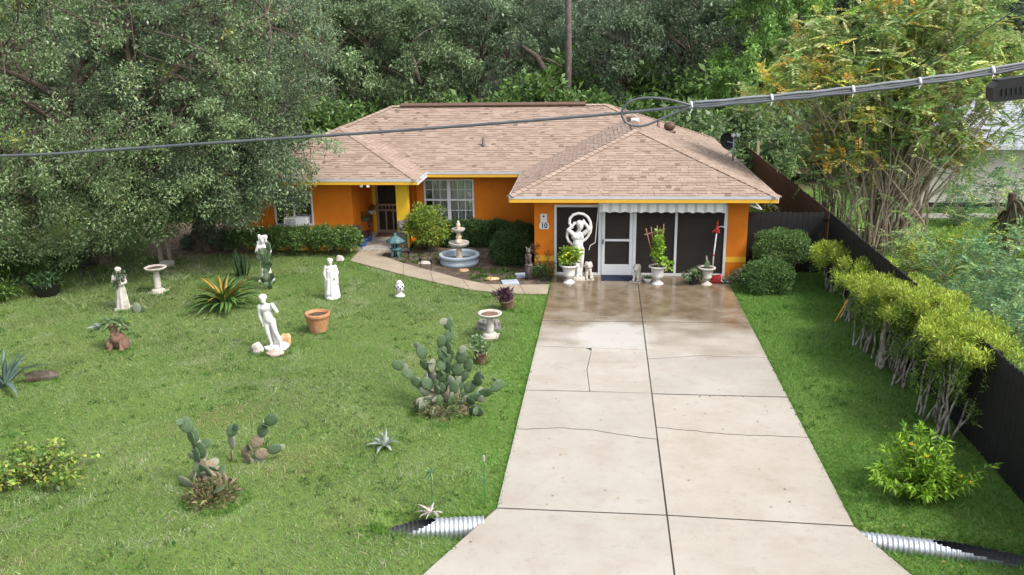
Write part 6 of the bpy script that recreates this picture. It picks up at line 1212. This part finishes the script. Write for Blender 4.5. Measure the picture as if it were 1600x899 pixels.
# ---------- neighbour house
nh = thing('neighbour_house', 'pale house with grey shingle roof half hidden by shrubs', 'house', (0, 0, 0)); nx0, nx1, ny0, ny1 = 11.6, 26., 10.5, 19.
hp('wall', M['nwall'], (nx0, nx1, ny0, ny0+.2, 0, 2.5), parent=nh); hp('wall', M['nwall'], (nx0, nx0+.2, ny0+.2, ny1, 0, 2.5), parent=nh); hp('wall', M['nwall'], (nx1-.2, nx1, ny0+.2, ny1, 0, 2.5), parent=nh); hp('wall', M['nwall'], (nx0+.2, nx1-.2, ny1-.2, ny1, 0, 2.5), parent=nh)
o = .5; hd_ = (ny1-ny0)/2+o; zz = 2.5+hd_*.42
rm = MB().add([(nx0-o, ny0-o, 2.5), (nx1+o, ny0-o, 2.5), (nx1+o, ny1+o, 2.5), (nx0-o, ny1+o, 2.5), (nx0-o+hd_, (ny0+ny1)/2, zz), (nx1+o-hd_, (ny0+ny1)/2, zz), (nx0-o, ny0-o, 2.38), (nx1+o, ny0-o, 2.38), (nx1+o, ny1+o, 2.38), (nx0-o, ny1+o, 2.38)], [(0, 1, 5, 4), (1, 2, 5), (2, 3, 4, 5), (3, 0, 4), (6, 7, 1, 0), (7, 8, 2, 1), (8, 9, 3, 2), (9, 6, 0, 3), (9, 8, 7, 6)]); nr = part('roof', rm, M['greyroof'], nh)
for i in range(1, 28):    # shingle courses on the two slopes the photo can see
    u = i/28; y0 = ny0-o+hd_*u; z0 = 2.5+hd_*.42*u; part('shingle_course', MB().box(nx0-o+hd_*u+.05, nx1+o-hd_*u-.05, y0-.012, y0+.05, z0-.01, z0+.016), M['greyroof'], nr)
hp('gutter', M['trimgrey'], (nx0-o, nx1+o, ny0-o-.08, ny0-o-.003, 2.36, 2.48), parent=nh); hp('base_course', M['dark'], (nx0+.1, nx1-.1, ny0-.01, ny0, .04, .22), parent=nh)
nw = hp('window', M['vinyl'], (17.6, 18.9, ny0-.03, ny0, 1.0, 2.1), parent=nh); hp('pane', M['glassdark'], (17.68, 18.82, ny0-.038, ny0-.031, 1.08, 2.02), parent=nw); hp('trim', M['vinyl'], (nx0-.004, nx0, ny0, ny0+.12, .22, 2.36), parent=nh)
struct('neighbour_path', MB().prism([(10.6, 8.4), (24, 8.4), (24, 9.3), (10.6, 9.3)], -.1, .03), M['cast'])
# clothes line posts beyond the garage
for px, Yd, h, lab in [(1184, 13, 2.3, 'taller grey wooden clothesline post beyond the garage roof'), (1200, 15, 2.2, 'shorter grey wooden clothesline post further from the garage')]:
    q = at(px, 240, Yd); t = thing('clothesline_post', lab, 'post', q); part('cap', MB().box(-.07, .07, -.07, .07, h, h+.03), M['palebark'], t); part('upright', MB().box(-.06, .06, -.06, .06, 0, h), M['palebark'], t)

# ================================================================== overhead cables
YC = -15.5
def smooth_path(pts, k=8):
    P = [np.array(p, float) for p in pts]; P = [2*P[0]-P[1]]+P+[2*P[-1]-P[-2]]; out = []
    for i in range(1, len(P)-2):
        for j in range(k):
            t = j/k; out.append(.5*((2*P[i])+(-P[i-1]+P[i+1])*t+(2*P[i-1]-5*P[i]+4*P[i+1]-P[i+2])*t*t+(-P[i-1]+3*P[i]-3*P[i+1]+P[i+2])*t**3))
    return out+[P[-2]]
main = [PY(x, y, YC) for x, y in [(0, 244), (150, 236), (300, 226), (450, 216), (600, 206), (800, 191), (970, 177), (1080, 166), (1200, 155), (1320, 143), (1440, 128), (1600, 103)]]
ext = [main[0]+(main[0]-main[1])*12+np.array((0, 0, .9))]+[main[0]+(main[0]-main[1])*5+np.array((0, 0, .12))]
extr = [main[-1]+(main[-1]-main[-2])*3+np.array((0, 0, .15)), main[-1]+(main[-1]-main[-2])*9+np.array((0, 0, .9))]
cb_ = thing('utility_cable', 'bundled overhead utility cable crossing in front with a spare loop', 'cable', main[6]); O = main[6]
part('strand', MB().tube([p-O for p in smooth_path(ext+main+extr)], .016, 10), M['cable'], cb_, True)
bun = [p for p in main[7:]]+extr
M['cablegrey'] = mat('grey_cable_jacket', (.2, .21, .23), .4, .12, 8, spec=.5)
for k, (dy, dz, m) in enumerate([(.0, .03, M['cablegrey']), (.028, -.014, M['cable']), (-.03, -.016, M['cable'])]): part('conductor', MB().tube([p-O+np.array((0, dy, dz+.004*math.sin(i*1.3+k))) for i, p in enumerate(smooth_path(bun))], .0145, 8), m, cb_, True)
lp = [PY(x, y, YC-.04) for x, y in [(1080, 165), (1045, 156), (1010, 153), (985, 159), (972, 174), (976, 189), (992, 197), (1012, 195), (1045, 181), (1080, 167)]]
part('spare_loop', MB().tube([p-O for p in smooth_path(lp)], .012, 9), M['cable'], cb_, True)
for x, y in [(1080, 166), (1205, 154.5), (1332, 141.5), (1436, 128.5), (1550, 111.5)]:
    p = PY(x, y, YC)-O; part('cable_tie', MB().tube([p+np.array((-.008, 0, 0)), p+np.array((.014, 0, .003))], .047, 12), M['white'], cb_, True); part('tie_tail', MB().tube([p+np.array((0, -.04, -.03)), p+np.array((-.01, -.05, -.065))], .004, 5), M['white'], cb_)
p = PY(1592, 137, YC); t = thing('cable_closure', 'black ribbed terminal box hanging below the bundled cable', 'cable box', p)
bx = MB().prism([(-.28, -.07), (-.25, -.105), (.3, -.105), (.3, .09), (-.22, .09), (-.28, .04)], -.09, .09, .012); bx.v = [(x, z, y) for x, y, z in bx.v]; bx.f = [tuple(reversed(q)) for q in bx.f]; bo = part('housing', bx, M['black'], t)
for k in range(11): part('rib', MB().box(-.2+k*.045, -.185+k*.045, -.102, -.0905, -.05, .02), M['black'], bo)
part('lid', MB().box(-.22, .3, -.075, .075, .091, .11), M['black'], t); part('strap', MB().tube([(.1, 0, .1), (.1, 0, .24)], .012, 6).tube([(.25, 0, .1), (.25, 0, .26)], .012, 6), M['steel'], t); t.rotation_euler = (0, -.13, 0)
a = PY(1640, -20, -12); bq = np.array(mast.location)+np.array((0, 0, .75)); sv = [a+(bq-a)*u+np.array((0, 0, -1.1*4*u*(1-u)*.5)) for u in np.linspace(0, 1, 24)]; sv = [a+(a-bq)*.5+np.array((0, 0, .9))]+sv
single('service_wire', MB().tube([p-a for p in sv], .009, 7), M['cable'], 'thin black service wire dropping to the mast on the garage roof', 'wire', a, smooth=True)
# fallen leaves on the concrete and lawn
fl = Fol(); n = 70; P = np.stack([rng.uniform(-2.3, 2.3, n), rng.uniform(-13, -.5, n)**1, np.full(n, .04)], 1); fl.leaves(P, rng.normal(size=(n, 3))*np.array([[1, 1, .05]]), np.tile([[0, 0, 1.]], (n, 1)), .05, .03, np.array([(.5, .35, .08), (.2, .13, .07), (.3, .25, .1)])[rng.integers(0, 3, n)], 0)
n = 260; P = np.stack([rng.uniform(-15, 5, n), rng.uniform(-14.5, 1, n), np.full(n, .045)], 1); k = (P[:, 0] < -2.9) | (P[:, 0] > 2.6); P = P[k]; n = len(P); fl.leaves(P, rng.normal(size=(n, 3))*np.array([[1, 1, .1]]), np.tile([[0, 0, 1.]], (n, 1)), .06, .035, np.array([(.4, .3, .1), (.22, .15, .08), (.3, .26, .12)])[rng.integers(0, 3, n)], 0)
tag(link('fallen_leaves', fl.mesh('fallen_leaves', M['leaf']), kind='stuff'), 'scattered small dry leaves on the concrete and lawn', 'leaves')
